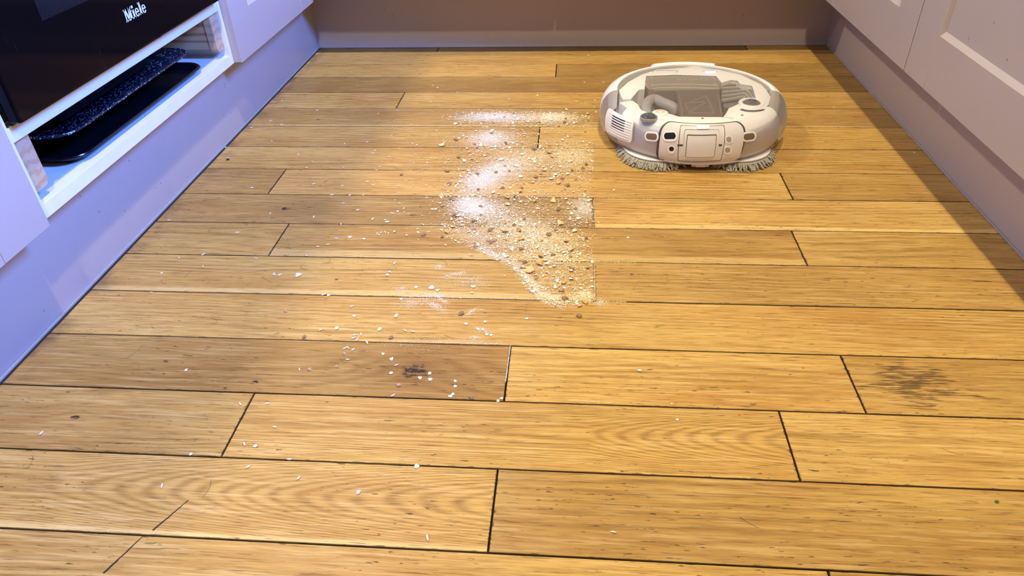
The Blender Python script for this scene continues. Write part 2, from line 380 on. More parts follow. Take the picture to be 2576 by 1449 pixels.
# tone, red, (A, B, S, yc, xc), sap
special = {
 (14, 1): dict(tone=1.04, red=0.05, A=5200, B=0, S=-40, yc=0.004, xc=0.09),
 (15, 0): dict(tone=1.03, red=0.05, A=4200, B=0, S=-32, yc=0.006, xc=-0.13, sap=0.004),
 (13, 0): dict(tone=0.88, red=0.5, knots=[(1040, 934, .025), (640, 962, .0065), (566, 977, .0042)]),
 (13, 1): dict(tone=1.06, red=0.0), (13, 2): dict(tone=0.96, red=0.3, wear=(2300, 965, .042)),
 (11, 0): dict(tone=0.98, red=0.1, sap=0.012, knots=[(845, 703, .004)]),
 (11, 1): dict(tone=0.96, red=0.25, knots=[(1590, 690, .004)]),
 (10, 0): dict(tone=0.92, red=0.25), (10, 1): dict(tone=0.90, red=0.3, sap=0.017), (10, 2): dict(tone=0.97, red=0.15),
 (12, 0): dict(tone=1.03, red=0.05), (9, 0): dict(tone=0.86, red=0.5, knots=[(720, 525, .012), (1040, 540, .007)]), (9, 1): dict(tone=1.08, red=0.0, sap=0.012),
 (8, 0): dict(tone=0.90, red=0.5), (8, 1): dict(tone=1.06, red=0.0), (8, 2): dict(tone=0.93, red=0.3), (7, 0): dict(tone=1.0, red=0.1), (6, 0): dict(tone=0.97, red=0.2),
 (6, 1): dict(tone=1.04, red=0.1), (5, 0): dict(tone=0.92, red=0.35, sap=0.006, knots=[(800, 300, .006)]), (4, 0): dict(tone=1.02, red=0.05), (4, 1): dict(tone=1.0, red=0.1), (3, 0): dict(tone=0.84, red=0.6),
 (2, 0): dict(tone=1.07, red=0.0), (2, 1): dict(tone=0.88, red=0.4), (1, 0): dict(tone=1.06, red=0.05), (14, 0): dict(tone=0.92, red=0.45, knots=[(190, 1050, .008)]), (14, 2): dict(tone=1.03, red=0.1),
 (15, 1): dict(tone=0.93, red=0.25), (16, 0): dict(tone=1.0, red=0.2), (0, 0): dict(tone=.6, red=.6), (0, 1): dict(tone=.55, red=.7), (0, 2): dict(tone=.8, red=.4)}  # row 0 at the back plinth: overhang shade put into the dark tones
for k in range(len(seamY)-1):
    y1, y0 = seamY[k], seamY[k+1]
    xs = [XL-0.03]+[at(*j).x for j in joints.get(k, [])]+[XR+0.03]
    for q in range(len(xs)-1):
        g = 0.00055; gx = 0.00045
        hl, hw = (xs[q+1]-xs[q])/2-gx, (y1-y0)/2-g
        c = Vector(((xs[q]+xs[q+1])/2, (y0+y1)/2, 0))
        bm = bmesh.new()
        nseg = max(2, int(hl*2/0.06)); ph = rnd.random()*50
        # slightly uneven long edges, eased top arris
        secs = []
        for i in range(nseg+1):
            x = -hl+2*hl*i/nseg
            e0 = -hw+0.00035*mnoise.noise((x*14+ph, 1.3, k)); e1 = hw+0.00035*mnoise.noise((x*14+ph, 7.7, k))
            b = 0.0008
            inx = x + (b if i == 0 else (-b if i == nseg else 0))
            secs.append([bm.verts.new(v) for v in ((x, e0, -0.007), (x, e0, -b), (inx, e0+b, 0), (inx, e1-b, 0), (x, e1, -b), (x, e1, -0.007))])
        for a, b_ in zip(secs, secs[1:]):
            for j in range(5): bm.faces.new((a[j], b_[j], b_[j+1], a[j+1]))
        bm.faces.new(secs[0]); bm.faces.new(secs[-1][::-1])
        p = fin('plank', bm, OAK, floor)
        p.location = (c.x, c.y, rnd.uniform(-0.00035, 0.0))
        sp = special.get((k, q), {})
        p['seed'] = rnd.random(); p['half_len'] = hl; p['half_wid'] = hw
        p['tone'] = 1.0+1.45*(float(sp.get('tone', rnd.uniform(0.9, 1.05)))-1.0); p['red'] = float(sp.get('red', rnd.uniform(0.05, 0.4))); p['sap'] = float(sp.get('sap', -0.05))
        p['ring_a'] = float(sp.get('A', rnd.choice((0, 200, 700)))); p['ring_b'] = float(sp.get('B', rnd.uniform(60, 120)*rnd.choice((-1, 1))))
        p['ring_s'] = float(sp.get('S', rnd.uniform(-7, 7))); p['ring_y'] = float(sp.get('yc', rnd.uniform(-0.03, 0.03))); p['ring_x'] = float(sp.get('xc', 0))
        kn = sp.get('knots', [])
        for i in range(3):
            if i < len(kn):
                w = at(kn[i][0], kn[i][1]); v = (w.x-c.x, w.y-c.y, kn[i][2])
            else: v = (9.0, 9.0, 0.0)
            p['knot%d' % (i+1)] = v
        if 'wear' in sp:
            w = at(*sp['wear'][:2]); p['wear'] = (w.x-c.x, w.y-c.y, sp['wear'][2])
        else: p['wear'] = (9.0, 9.0, 0.0001)

# ------------------------------------------------------------------ plinths
PH = 0.158
b_ = bx('baseboard_left', (XL-0.018, 0.06, 0.0), (XL, YB, PH), PAINT, None, 0.0008); tag(b_, 'painted mauve plinth board under the oven and left cabinets', kind='structure')
bx('sealant_bead', (XL, 0.06, 0.0), (XL+0.003, YB-0.002, 0.0045), SEAL, b_, 0.001)
bx('floor_gap', (XL+0.003, 0.06, 0.0), (XL+0.0062, YB-0.002, 0.0006), SUB, b_)
b_ = bx('baseboard_right', (XR, 0.06, 0.0), (XR+0.018, YB, PH), PAINT, None, 0.0008); tag(b_, 'painted mauve plinth board under the right hand cabinets', kind='structure')
bx('sealant_bead', (XR-0.003, 0.06, 0.0), (XR, YB-0.002, 0.0035), SEAL, b_, 0.001)
b_ = bx('baseboard_back', (XL, YB, 0.0), (XR, YB+0.018, PH), PAINT, None, 0.0008); tag(b_, 'painted mauve plinth board across the end of the aisle', kind='structure')
bx('sealant_bead', (XL+0.004, YB-0.003, 0.0), (XR-0.004, YB, 0.004), SEAL, b_, 0.001)

# ------------------------------------------------------------------ cabinets
DB, DT, TH, REC = 0.150, 0.868, 0.020, 0.008
def shaker(parent, side, xf, y0, y1, stile=0.085, rail=0.092, axis='x', DB=0.150):
    """framed door whose face lies at xf; side=+1 faces +x, -1 faces -x; axis 'y' faces -y at y=xf"""
    d = empty('door'); d.parent = parent
    def bb(name, a0, a1, z0, z1, f0, f1, bev=0.0008):
        lo, hi = sorted((f0, f1))
        if axis == 'x': return bx(name, (lo, a0, z0), (hi, a1, z1), PAINT, d, bev)
        return bx(name, (a0, lo, z0), (a1, hi, z1), PAINT, d, bev)
    s = side if axis == 'x' else -1; f, bk = xf, xf-s*TH
    bb('stile', y0, y0+stile, DB, DT, f, bk); bb('stile', y1-stile, y1, DB, DT, f, bk)
    for z0, z1, up in ((DB, DB+rail, 1), (DT-rail, DT, -1)):
        bm = bmesh.new(); ch = 0.007
        zi = z1 if up > 0 else z0; zo = z0 if up > 0 else z1
        prof = [(bk, zo), (f-s*0.0006, zo), (f-s*0.0006, zi-up*ch), (f-s*REC, zi), (bk, zi)]
        def P(a, q): return (q[0], a, q[1]) if axis == 'x' else (a, q[0], q[1])
        A = [bm.verts.new(P(y0+stile+0.0004, q)) for q in prof]; B = [bm.verts.new(P(y1-stile-0.0004, q)) for q in prof]
        for i in range(5): bm.faces.new((A[i], A[(i+1) % 5], B[(i+1) % 5], B[i]))
        bm.faces.new(A); bm.faces.new(B)
        fin('rail', bm, PAINT, d)
    bb('panel', y0+stile-0.006, y1-stile+0.006, DB+rail-0.01, DT-rail+0.01, f-s*REC, bk+s*0.003, 0)
    return d
XLD, XRD = -0.645, 0.578
def cabinet(name, label, xf, s, y0, y1, doors):
    c = empty(name, (0, 0, 0), label=label, cat='cabinet')
    xa, xb = sorted((xf-s*(TH+0.001), xf-s*0.58))
    bx('carcass', (xa, y0+0.001, DB+0.012), (xb, y1-0.001, DT), MELA, c)
    for a, b in doors: shaker(c, s, xf, a, b)
    return c
cabinet('base_cabinet', 'mauve framed cabinet beside the oven, in front of the wooden batten end', XLD, 1, 0.108, 0.712, [(0.11, 0.7105)])
cabinet('base_cabinet', 'mauve framed cabinet between the oven and the far corner', XLD, 1, 1.3305, 1.7895, [(1.3315, 1.7895)])
cabinet('base_cabinet', 'mauve framed cabinet on the right, its door chamfer brightly lit along the rail', XRD, -1, 0.77, 1.2725, [(0.772, 1.2710)])
cabinet('base_cabinet', 'mauve framed cabinet on the right ending in the far corner', XRD, -1, 1.2735, 1.7895, [(1.2750, 1.7895)])
cabinet('base_cabinet', 'mauve framed cabinet on the right, farthest from the end plinth', XRD, -1, 0.26, 0.769, [(0.262, 0.7690)])
# end run above the back plinth
c = empty('base_cabinet', (0, 0, 0), label='mauve cabinet run overhanging the plinth at the end of the aisle', cat='cabinet')
bx('carcass', (XLD+0.03, YB-0.10, DB+0.012), (XRD-0.03, YB+0.5, DT), MELA, c)
shaker(c, 1, YB-0.122, XLD-0.016, -0.04, axis='y', DB=0.160); shaker(c, 1, YB-0.122, -0.036, XRD+0.016, axis='y', DB=0.160)
# worktops
for nm, a, b, lab in (('worktop', (-1.25, 0.1, 0.875), (-0.618, YB+0.55, 0.915), 'dark worktop over the oven and left cabinets'),
                      ('worktop', (0.556, 0.1, 0.875), (1.20, YB+0.55, 0.915), 'dark worktop over the right hand cabinets'),
                      ('worktop', (-0.617, YB-0.145, 0.875), (0.555, YB+0.55, 0.915), 'dark worktop across the end of the aisle')):
    tag(bx(nm, a, b, STONE, None, 0.003), lab, 'worktop')

WALLP = plain('wall_plaster', (0.26, 0.23, 0.20), 0.8, 0.04, 5)
tag(bx('wall_left', (-1.32, -0.3, 0), (-1.27, 2.55, 2.5), WALLP), 'plain plaster wall behind the oven side', kind='structure')
tag(bx('wall_back', (-1.27, 2.50, 0), (1.24, 2.55, 2.5), WALLP), 'plain plaster wall behind the end cabinets', kind='structure')
bm = bmesh.new()
for a, b in (((1.24, -0.3, 0), (1.29, 2.55, 1.02)), ((1.24, -0.3, 1.50), (1.29, 2.55, 2.5)), ((1.24, -0.3, 1.02), (1.29, -0.2, 1.50)), ((1.24, 1.3, 1.02), (1.29, 2.55, 1.50))): box(bm, a, b)
bmesh.ops.remove_doubles(bm, verts=bm.verts, dist=1e-5)
tag(fin('wall_right', bm, WALLP), 'plain plaster wall with the window above the right worktop', kind='structure')
# ------------------------------------------------------------------ oven housing (drawer front is missing)
NY0, NY1 = 0.7145, 1.3335
XS = -0.662
hz = empty('oven_housing', (0, 0, 0), label='white open oven housing with its drawer missing below the oven', cat='cabinet')
sh = bx('bottom_panel', (XS-0.55, NY0+0.018, 0.150), (XS-0.0008, NY1-0.012, 0.167), MELA, hz, 0.0005)
bx('edge_band', (XS-0.0008, NY0+0.018, 0.1495), (XS, NY1-0.012, 0.1672), EDGE, sh)
bx('side_panel', (XS-0.55, NY1-0.012, 0.150), (XS+0.001, NY1-0.003, DT), MELA, hz, 0.0005)
bx('side_panel', (XS-0.55, NY0+0.001, 0.150), (XS+0.001, NY0+0.0175, DT), MELA, hz, 0.0005)
bx('rear_panel', (XS-0.56, NY0, 0.150), (XS-0.55, NY1-0.003, 0.30), MELA, hz)
bx('cross_rail', (XS-0.55, NY0+0.018, 0.2500), (XS, NY1-0.0125, 0.2680), MELA, hz, 0.001)
bx('top_gap_cover', (XS-0.5, NY0+0.018, 0.2682), (XS-0.012, NY1-0.0125, 0.2705), PINE, hz)
for (ya, yb) in ((NY1-0.040, NY1-0.0125), (NY0+0.018, NY0+0.050)):
    bt = bx('batten', (XS-0.50, ya, 0.184), (XS-0.020, yb, 0.2498), PINE, hz, 0.002)
    bm = bmesh.new(); z0, z1 = 0.181, 0.2499; r = 0.009
    inner = ya if ya > 1 else yb; outer = yb if ya > 1 else ya; sg = 1 if outer > inner else -1
    pr = [(inner-sg*0.0015, z1), (outer, z1), (outer, z0)]+[(inner-sg*0.0015+sg*(r-r*math.cos(a)), z0+r-r*math.sin(a)) for a in [math.radians(d) for d in (90, 68, 45, 22, 0)]]
    A = [bm.verts.new((XS-0.006, *q)) for q in pr]; B = [bm.verts.new((XS-0.0195, *q)) for q in pr]
    bm.faces.new(A); bm.faces.new(B[::-1])
    for i in range(len(pr)): bm.faces.new((A[i], A[(i+1) % len(pr)], B[(i+1) % len(pr)], B[i]))
    fin('batten_end', bm, BEECH, bt)

ov = empty('built_in_oven', (0, 0, 0), label='black glass built-in oven with pale lettering above the tray shelf', cat='oven')
OX = -0.6425; OZ = 0.2735
body = bx('body', (XS-0.5, NY0+0.022, OZ+0.004), (XS+0.002, NY1-0.018, 0.868), BLACKP, ov)
dr = bx('door', (XS+0.0022, NY0+0.020, OZ), (OX, NY1-0.030, 0.760), OVENG, ov, 0.0035, 3)
bm = bmesh.new()
wy0, wy1, wz0, wz1 = 0.835, 1.20, 0.3635, 0.70
box(bm, (OX-0.0004, wy0, wz0), (OX+0.0003, wy1, wz1))
tw = NT('oven_window'); o_ = tw.pos(); s_ = tw.sep(o_)
dots = tw.ma('MULTIPLY', tw.ma('SINE', tw.ma('MULTIPLY', s_[1], 2600)), tw.ma('SINE', tw.ma('MULTIPLY', s_[2], 2600)))
tw.base(tw.mix(tw.ss(dots, 0.0, 0.6), (0.004, 0.004, 0.006), (0.022, 0.023, 0.028)), 0.12, 0.14)
fin('window_screen', bm, tw.m, dr)
bx('control_panel', (XS+0.0022, NY0+0.020, 0.764), (OX, NY1-0.030, 0.866), OVENG, ov, 0.003)
hb = bmesh.new(); tube(hb, [(OX+0.035, NY0+0.06, 0.735), (OX+0.035, NY1-0.083, 0.735)], 0.009, 12)
for yy in (NY0+0.08, NY1-0.10): tube(hb, [(OX-0.001, yy, 0.735), (OX+0.035, yy, 0.7351)], 0.006, 8)
fin('handle', hb, RMETAL, dr, True)
# slab-serif lettering built from strokes: (u, v) with u along +y and v along +z, letter height 1
def lettering(parent, x, y0, z0, h, mat):
    rects = []; polys = []
    def rc(u0, v0, u1, v1): polys.append([(u0, v0), (u1, v0), (u1, v1), (u0, v1)])
    u = 0.0
    # M
    rc(u+.08, 0, u+.20, 1); rc(u+.80, 0, u+1.06, 1); polys.append([(u+.08, 1), (u+.36, 1), (u+.64, .12), (u+.48, .0)]); polys.append([(u+.80, 1), (u+1.0, 1), (u+.62, .0), (u+.48, .0)])
    rc(u, 0, u+.32, .12); rc(u+.68, 0, u+1.14, .12); rc(u, .88, u+.30, 1); rc(u+.84, .88, u+1.14, 1)
    def stem(u, top, dot):
        rc(u+.08, 0, u+.32, top); rc(u, 0, u+.40, .11); rc(u, top-.11, u+.2, top)
        if dot: rc(u+.08, .80, u+.32, 1.0)
    def ee(u):
        n = 20; cx, cz, ro, rz = u+.30, .33, .31, .345
        for i in range(n):
            a0, a1 = math.radians(18+i*310/n), math.radians(18+(i+1)*310/n)
            def q(a, k): 
                th = 0.145 if abs(math.cos(a)) > 0.5 else 0.085
                return (cx+(ro-th*k)*math.cos(a), cz+(rz-th*k*0.9)*math.sin(a))
            polys.append([q(a0, 0), q(a1, 0), q(a1, 1), q(a0, 1)])
        rc(u+.12, .31, u+.60, .41)
    stem(1.20, .68, True); ee(1.66); stem(2.33, 1.0, False); ee(2.79)
    bm = bmesh.new()
    for p in polys:
        A = [bm.verts.new((x, y0+a*h, z0+b*h)) for a, b in p]; B = [bm.verts.new((x+0.0004, y0+a*h, z0+b*h)) for a, b in p]
        n = len(p); bm.faces.new(A); bm.faces.new(B)
        for i in range(n): bm.faces.new((A[i], A[(i+1) % n], B[(i+1) % n], B[i]))
    return fin('lettering', bm, mat, parent)
lettering(dr, OX+0.0001, 1.001, 0.3165, 0.0172, LOGO)

# ------------------------------------------------------------------ trays on the shelf
def rrect(x0, x1, y0, y1, r, n=6):
    out = []
    for cx, cy, a0 in ((x1-r, y1-r, 0), (x0+r, y1-r, 90), (x0+r, y0+r, 180), (x1-r, y0+r, 270)):
        for i in range(n+1):
            a = math.radians(a0+90*i/n); out.append((cx+r*math.cos(a), cy+r*math.sin(a)))
    return out
def tray(name, rect, z0, z1, r, slope, rimw, mat, label, rib=0, thick=0.0013):
    x0, x1, y0, y1 = rect
    t = empty(name, ((x0+x1)/2, (y0+y1)/2, z0), label=label, cat='tray', group=None)
    ox, oy = t.location.x, t.location.y
    def ring(bm, off, z, rr):
        return [bm.verts.new((p[0]-ox, p[1]-oy, z-z0)) for p in rrect(x0+off, x1-off, y0+off, y1-off, max(rr-off, 0.004))]
    bm = bmesh.new()
    lv = [(rimw+slope, z0+thick, r), (rimw+0.15*slope, z1-0.002, r), (rimw, z1, r), (0.0015, z1, r), (0.0, z1-0.0012, r), (0.0015, z1-0.0024, r), (rimw-0.0003, z1-0.0016, r), (rimw+slope-0.001, z0, r)]
    rs = [ring(bm, *l) for l in lv]
    for a, b in zip(rs, rs[1:]):
        n = len(a)
        for i in range(n): bm.faces.new((a[i], a[(i+1) % n], b[(i+1) % n], b[i]))
    bm.faces.new(rs[0]); bm.faces.new(rs[-1][::-1])
    fin('pan', bm, mat, t, True)
    bm = bmesh.new()
    tube(bm, [Vector((p[0]-ox, p[1]-oy, z1-z0-0.0004)) for p in (lambda L: L+[L[0]])(rrect(x0+0.002, x1-0.002, y0+0.002, y1-0.002, r))], 0.0016, 6)
    fin('rolled_rim', bm, mat, t, True)
    return t
tray('baking_tray', (-1.02, -0.6715, 0.836, 1.246), 0.1672, 0.1785, 0.034, 0.010, 0.006, TRAYB, 'plain black baking tray lying lowest on the white shelf')
tray('speckled_tray', (-1.03, -0.684, 0.846, 1.242), 0.1815, 0.2060, 0.038, 0.050, 0.006, SPECK, 'dark blue white-speckled roasting tray stacked on the black tray')
tray('roasting_pan', (-1.01, -0.727, 0.905, 1.216), 0.1990, 0.2320, 0.030, 0.010, 0.004, PANB, 'black deep roasting pan nested on top of the speckled tray')

# ------------------------------------------------------------------ robot vacuum
RC = Vector((0.2335, 1.345, 0.0))
rob = empty('robot_vacuum', RC, label='white robot vacuum mop with clear shell and shaggy grey mop pads', cat='robot vacuum')
PROF = [(0.166, 0.0165), (0.173, 0.0190), (0.1768, 0.0260), (0.1782, 0.0370), (0.1780, 0.0500), (0.1765, 0.0610), (0.1730, 0.0710), (0.1675, 0.0795), (0.1610, 0.0855), (0.1540, 0.0890), (0.1480, 0.0902)]
def rz(z):
    for (r0, z0), (r1, z1) in zip(PROF, PROF[1:]):
        if z0 <= z <= z1: return r0+(r1-r0)*(z-z0)/(z1-z0)
    return PROF[0][0] if z < PROF[0][1] else PROF[-1][0]
def L(px, py, z): 
    p = at(px, py, z)-RC; return Vector((p.x, p.y, z))
def hit(px, py):
    """angle and height where a photo position meets the shell"""
    z = 0.0905; prev = None
    while z > 0.012:
        p = L(px, py, z); d = math.hypot(p.x, p.y)-rz(z)
        if prev is not None and prev > 0 >= d: break
        if prev is None and d <= 0 : pass
        prev = d; z -= 0.0005
        if d > 0 and p.y < 0: continue
    best = None; z = 0.0895
    while z > 0.014:
        p = L(px, py, z); e = abs(math.hypot(p.x, p.y)-rz(z))
        if p.y < 0.06 and (best is None or e < best[0]): best = (e, math.degrees(math.atan2(p.y, p.x)) % 360, z)
        z -= 0.0004
    return best[1], best[2]
def sp(a, z, off=0.0):
    r = rz(z); e = 0.001; dr_ = (rz(z+e)-rz(z-e))/(2*e); n = Vector((1, -dr_)).normalized()
    a = math.radians(a); rr = r+n.x*off
    return Vector((rr*math.cos(a), rr*math.sin(a), z+n.y*off))
def patch(name, quad, mat, parent, o0=0.0, o1=0.0012, rad=0.0, nu=16, nv=8, shape='round', oval=False):
    """raised patch of the shell; quad = TL, TR, BR, BL photo positions"""
    Q = [hit(*q) for q in quad]
    TL, TR, BR, BL = [Vector((q[0], q[1]/0.0007)) for q in Q]
    bm = bmesh.new(); G = {}
    wid = max(((TR-TL).length+(BR-BL).length)/2*0.0031, 1e-4); hei = max((BL-TL).length*0.0007, 1e-4)
    def pt(u, v):
        p = (TL*(1-u)+TR*u)*(1-v)+(BL*(1-u)+BR*u)*v; return p.x, p.y*0.0007
    for i in range(nu+1):
        u = 0.5-0.5*math.cos(math.pi*i/nu)
        if oval:
            s = math.sqrt(max(0, 1-(2*u-1)**2)); 
            k = hei/wid
            # stadium
            e = min(u, 1-u)*wid; rr = hei/2
            half = rr if e >= rr else math.sqrt(max(0, rr*rr-(rr-e)**2)); va, vb = 0.5-half/hei, 0.5+half/hei
        else:
            e = min(u, 1-u)*wid; ins = 0 if e >= rad else rad-math.sqrt(max(0, rad*rad-(rad-e)**2)); va, vb = ins/hei, 1-ins/hei
        for j in range(nv+1):
            a, z = pt(u, va+(vb-va)*j/nv)
            G[i, j, 0] = bm.verts.new(sp(a, z, o1)); G[i, j, 1] = bm.verts.new(sp(a, z, o0))
    for i in range(nu):
        for j in range(nv):
            bm.faces.new((G[i, j, 0], G[i+1, j, 0], G[i+1, j+1, 0], G[i, j+1, 0])); bm.faces.new((G[i, j, 1], G[i, j+1, 1], G[i+1, j+1, 1], G[i+1, j, 1]))
    for i in range(nu):
        for j in (0, nv): bm.faces.new((G[i, j, 0], G[i+1, j, 0], G[i+1, j, 1], G[i, j, 1]))
    for j in range(nv):
        for i in (0, nu): bm.faces.new((G[i, j, 0], G[i, j+1, 0], G[i, j+1, 1], G[i, j, 1]))
    bmesh.ops.remove_doubles(bm, verts=bm.verts, dist=1e-6)
    return fin(name, bm, mat, parent, True)
def pxpoly(name, pts, z, z0, mat, parent, bev=0.0):
    P = [L(x, y, z) for x, y in pts]; rm = rz(z)-0.008
    if max(q.y for q in P) > 0.03 and z > 0.08: rm = 0.1425
    P = [q if math.hypot(q.x, q.y) < rm else Vector((q.x, q.y, 0))*(rm/math.hypot(q.x, q.y)) for q in P]
    bm = bmesh.new(); prism(bm, P, z0, z, bev); return fin(name, bm, mat, parent)

# underside and inner chassis
bm = bmesh.new(); lathe(bm, [(0, 0.013), (0.155, 0.013), (0.164, 0.016), (0.168, 0.0175), (0.165, 0.0185), (0, 0.0185)], seg=64); fin('base_plate', bm, RPANEL, rob, True)
bm = bmesh.new(); lathe(bm, [(0.10, 0.0186), (0.168, 0.0190), (0.1715, 0.026), (0.1728, 0.037), (0.1726, 0.050), (0.1710, 0.060), (0.1672, 0.069), (0.161, 0.0780), (0.154, 0.0835), (0.148, 0.0852), (0.138, 0.0840)], seg=60, a0=211, a1=329); fin('inner_chassis', bm, RWHITE2, rob, True)
bm = bmesh.new(); lathe(bm, [(0, 0.0187), (0.146, 0.0187), (0.148, 0.030), (0.148, 0.052), (0, 0.052)], seg=64); fin('inner_tray', bm, RFLOOR, rob)
# white crescent rim over the leading half
inn = 0.1455
rp = [(0.160, 0.0165)]+PROF[:-1]+[(0.1485, 0.0903), (inn+0.0008, 0.0898), (inn, 0.0880), (inn, 0.055), (0.160, 0.040)]
bm = bmesh.new(); lathe(bm, rp, seg=80, a0=-2, a1=181, close=True); rim = fin('rim', bm, RWHITE, rob, True)
bm = bmesh.new(); lathe(bm, [(0.1500, 0.0895), (0.1510, 0.0915), (0.1550, 0.0924), (0.1625, 0.0905), (0.1690, 0.0855), (0.1740, 0.0760), (0.1740, 0.07), (0.16, 0.07)], seg=30, a0=67, a1=114, close=True)
fin('front_bump', bm, RWHITE, rim, True)
bm = bmesh.new(); lathe(bm, [(inn-0.0055, 0.0790), (inn-0.0055, 0.0815), (inn-0.0003, 0.0870), (inn-0.0003, 0.0790)], seg=70, a0=4, a1=176, close=True)
fin('grey_lip', bm, plain('robot_lip_grey', (0.40, 0.375, 0.34), 0.3), rob, True)
# clear shell over the rest
bm = bmesh.new(); lathe(bm, PROF+[(0.135, 0.0912), (0.10, 0.0925), (0.05, 0.0932)], seg=72, a0=181.2, a1=357.8)
lathe(bm, [(inn-0.0003, 0.0906), (0.135, 0.0912), (0.10, 0.0925), (0.05, 0.0932)], seg=72, a0=-2.2, a1=181.2)
lathe(bm, [(0.05, 0.0932), (0.025, 0.0934), (0.0003, 0.0934)], seg=72)
bmesh.ops.remove_doubles(bm, verts=bm.verts, dist=1e-5)
fin('clear_shell', bm, CLEAR, rob, True)

# white decks under the shell, outlined as in the photo at their own heights
pxpoly('deck', [(1556, 226), (1580, 206), (1612, 188), (1650, 175), (1740, 166), (1808, 170), (1872, 186), (1915, 212), (1930, 228), (1898, 233), (1893, 216), (1862, 211), (1856, 203), (1838, 201), (1815, 208), (1802, 191), (1700, 188), (1624, 191), (1622, 224), (1606, 226), (1588, 248), (1560, 250), (1546, 244)], 0.0860, 0.050, RWHITE2, rob, 0.001)
pxpoly('deck', [(1893, 216), (1930, 229), (1960, 245), (1971, 268), (1962, 292), (1915, 306), (1868, 303), (1820, 293), (1826, 286), (1833, 272), (1868, 258), (1885, 246), (1903, 248)], 0.0845, 0.050, RWHITE2, rob, 0.001)
pxpoly('deck', [(1638, 300), (1648, 284), (1666, 280), (1690, 288), (1708, 294), (1818, 294), (1868, 303), (1862, 309), (1766, 306), (1660, 310)], 0.0850, 0.050, RWHITE2, rob, 0.001)
pxpoly('vent_housing', [(1538, 266), (1550, 258), (1592, 252), (1606, 262), (1618, 288), (1612, 299), (1602, 294), (1570, 278)], 0.0850, 0.050, RWHITE2, rob, 0.002)
# slot and status light
def pill(name, px0, px1, py, z, hgt, mat, parent, up=0.0008):
    a, b = L(px0, py, z), L(px1, py, z); d = (b-a); r = hgt/2; ln = d.length; dn = d.normalized(); s = Vector((-dn.y, dn.x, 0)); pts = []
    for k in range(9): t = math.radians(90+180*k/8); pts.append(a+dn*r+dn*(r*math.cos(t))+s*(r*math.sin(t)))
    for k in range(9): t = math.radians(-90+180*k/8); pts.append(b-dn*r+dn*(r*math.cos(t))+s*(r*math.sin(t)))
    bm = bmesh.new(); prism(bm, pts, z-0.001, z+up); return fin(name, bm, mat, parent)
s1 = pill('slot_rim', 1640, 1706, 180, 0.0861, 0.0135, RCABLE2, rob, 0.0006); pill('slot_window', 1643, 1703, 180.5, 0.0867, 0.009, RWHITE, s1, 0.0006)
s2 = pill('light_rim', 1770, 1804, 180, 0.0861, 0.0105, RHOSE, rob, 0.0006); pill('status_light', 1772, 1802, 180.3, 0.0867, 0.0070, RLED, s2, 0.0006)
# dust box
cov = pxpoly('bin_cover', [(1622, 203), (1625, 196), (1632, 193), (1700, 190), (1786, 191), (1800, 196), (1808, 206), (1813, 220), (1811, 224), (1648, 226), (1632, 222), (1624, 214)], 0.0875, 0.052, RGREY, rob, 0.0025)
bm = bmesh.new(); tube(bm, spline([L(1640, 217, .0880), (L(1665, 213, .0880)), L(1740, 212.5, .0880), L(1806, 215, .0880)]), 0.0011, 6); fin('cover_ridge', bm, RRIB, cov, True)
bm = bmesh.new(); tube(bm, spline([L(1640, 224, .0878), (L(1670, 221, .0878)), L(1740, 221, .0878), L(1808, 223, .0878)]), 0.0011, 6); fin('cover_ridge', bm, RRIB, cov, True)
for q in ((1640, 195), (1641, 213), (1796, 195), (1798, 212)):
    bm = bmesh.new(); p = L(*q, .0876); lathe(bm, [(0, .0006), (.0022, .0004), (.0024, -.001), (0, -.001)], p, 12); fin('screw', bm, RRIB, cov)
fc = bpy.data.curves.new('lettering', 'FONT'); fc.body = 'ROMO'; fc.size = 0.0165; fc.extrude = 0.0003; fc.space_character = 1.35; fc.align_x = 'CENTER'; fc.align_y = 'CENTER'
fo = bpy.data.objects.new('tmp_text', fc); COL.objects.link(fo); bpy.context.view_layer.update()
me = bpy.data.meshes.new_from_object(fo); bpy.data.objects.remove(fo); me.materials.clear()
lt = link('lettering', me, RMETAL, cov); p = L(1741, 201, 0.0877); lt.location = p
dbx = pxpoly('dust_box', [(1700, 225), (1810, 225), (1819, 291), (1709, 291)], 0.0865, 0.0525, SMOKE, rob, 0.0015)
bm = bmesh.new(); zz = 0.076
for a, b in (((1724, 262), (1776, 241)), ((1776, 241), (1797, 285)), ((1734, 285), (1797, 285)), ((1724, 262), (1734, 285)), ((1726, 260), (1772, 256)), ((1733, 283), (1774, 258)), ((1708, 232), (1716, 288)), ((1804, 230), (1814, 288))):
    tube(bm, [L(*a, zz), L(*b, zz)], 0.0016, 6)
fin('filter_ribs', bm, RRIB, dbx)
bm = bmesh.new(); prism(bm, [L(1708, 230, .0535), L(1806, 230, .0535), L(1812, 284, .0535), L(1716, 284, .0535)], 0.0528, 0.055); fin('filter_panel', bm, plain('robot_filter_brown', (0.20, 0.15, 0.12), 0.6), dbx)
# hose
bm = bmesh.new(); tube(bm, spline([L(1629, 296, .066), L(1625, 272, .074), L(1634, 255, .076), L(1650, 252, .076), L(1666, 260, .076), L(1684, 267, .076), L(1694, 274, .073), L(1697, 284, .066)], 5), 0.0108, 14); fin('hose', bm, RHOSE, rob, True)
bm = bmesh.new(); tube(bm, [L(1630, 290, .060), L(1640, 278, .068), L(1646, 270, .075)], [0.004, 0.003, 0.002], 8); tube(bm, [L(1645, 284, .060), L(1644, 276, .072)], 0.0025, 8); fin('hose_clip', bm, RDARK, rob, True)
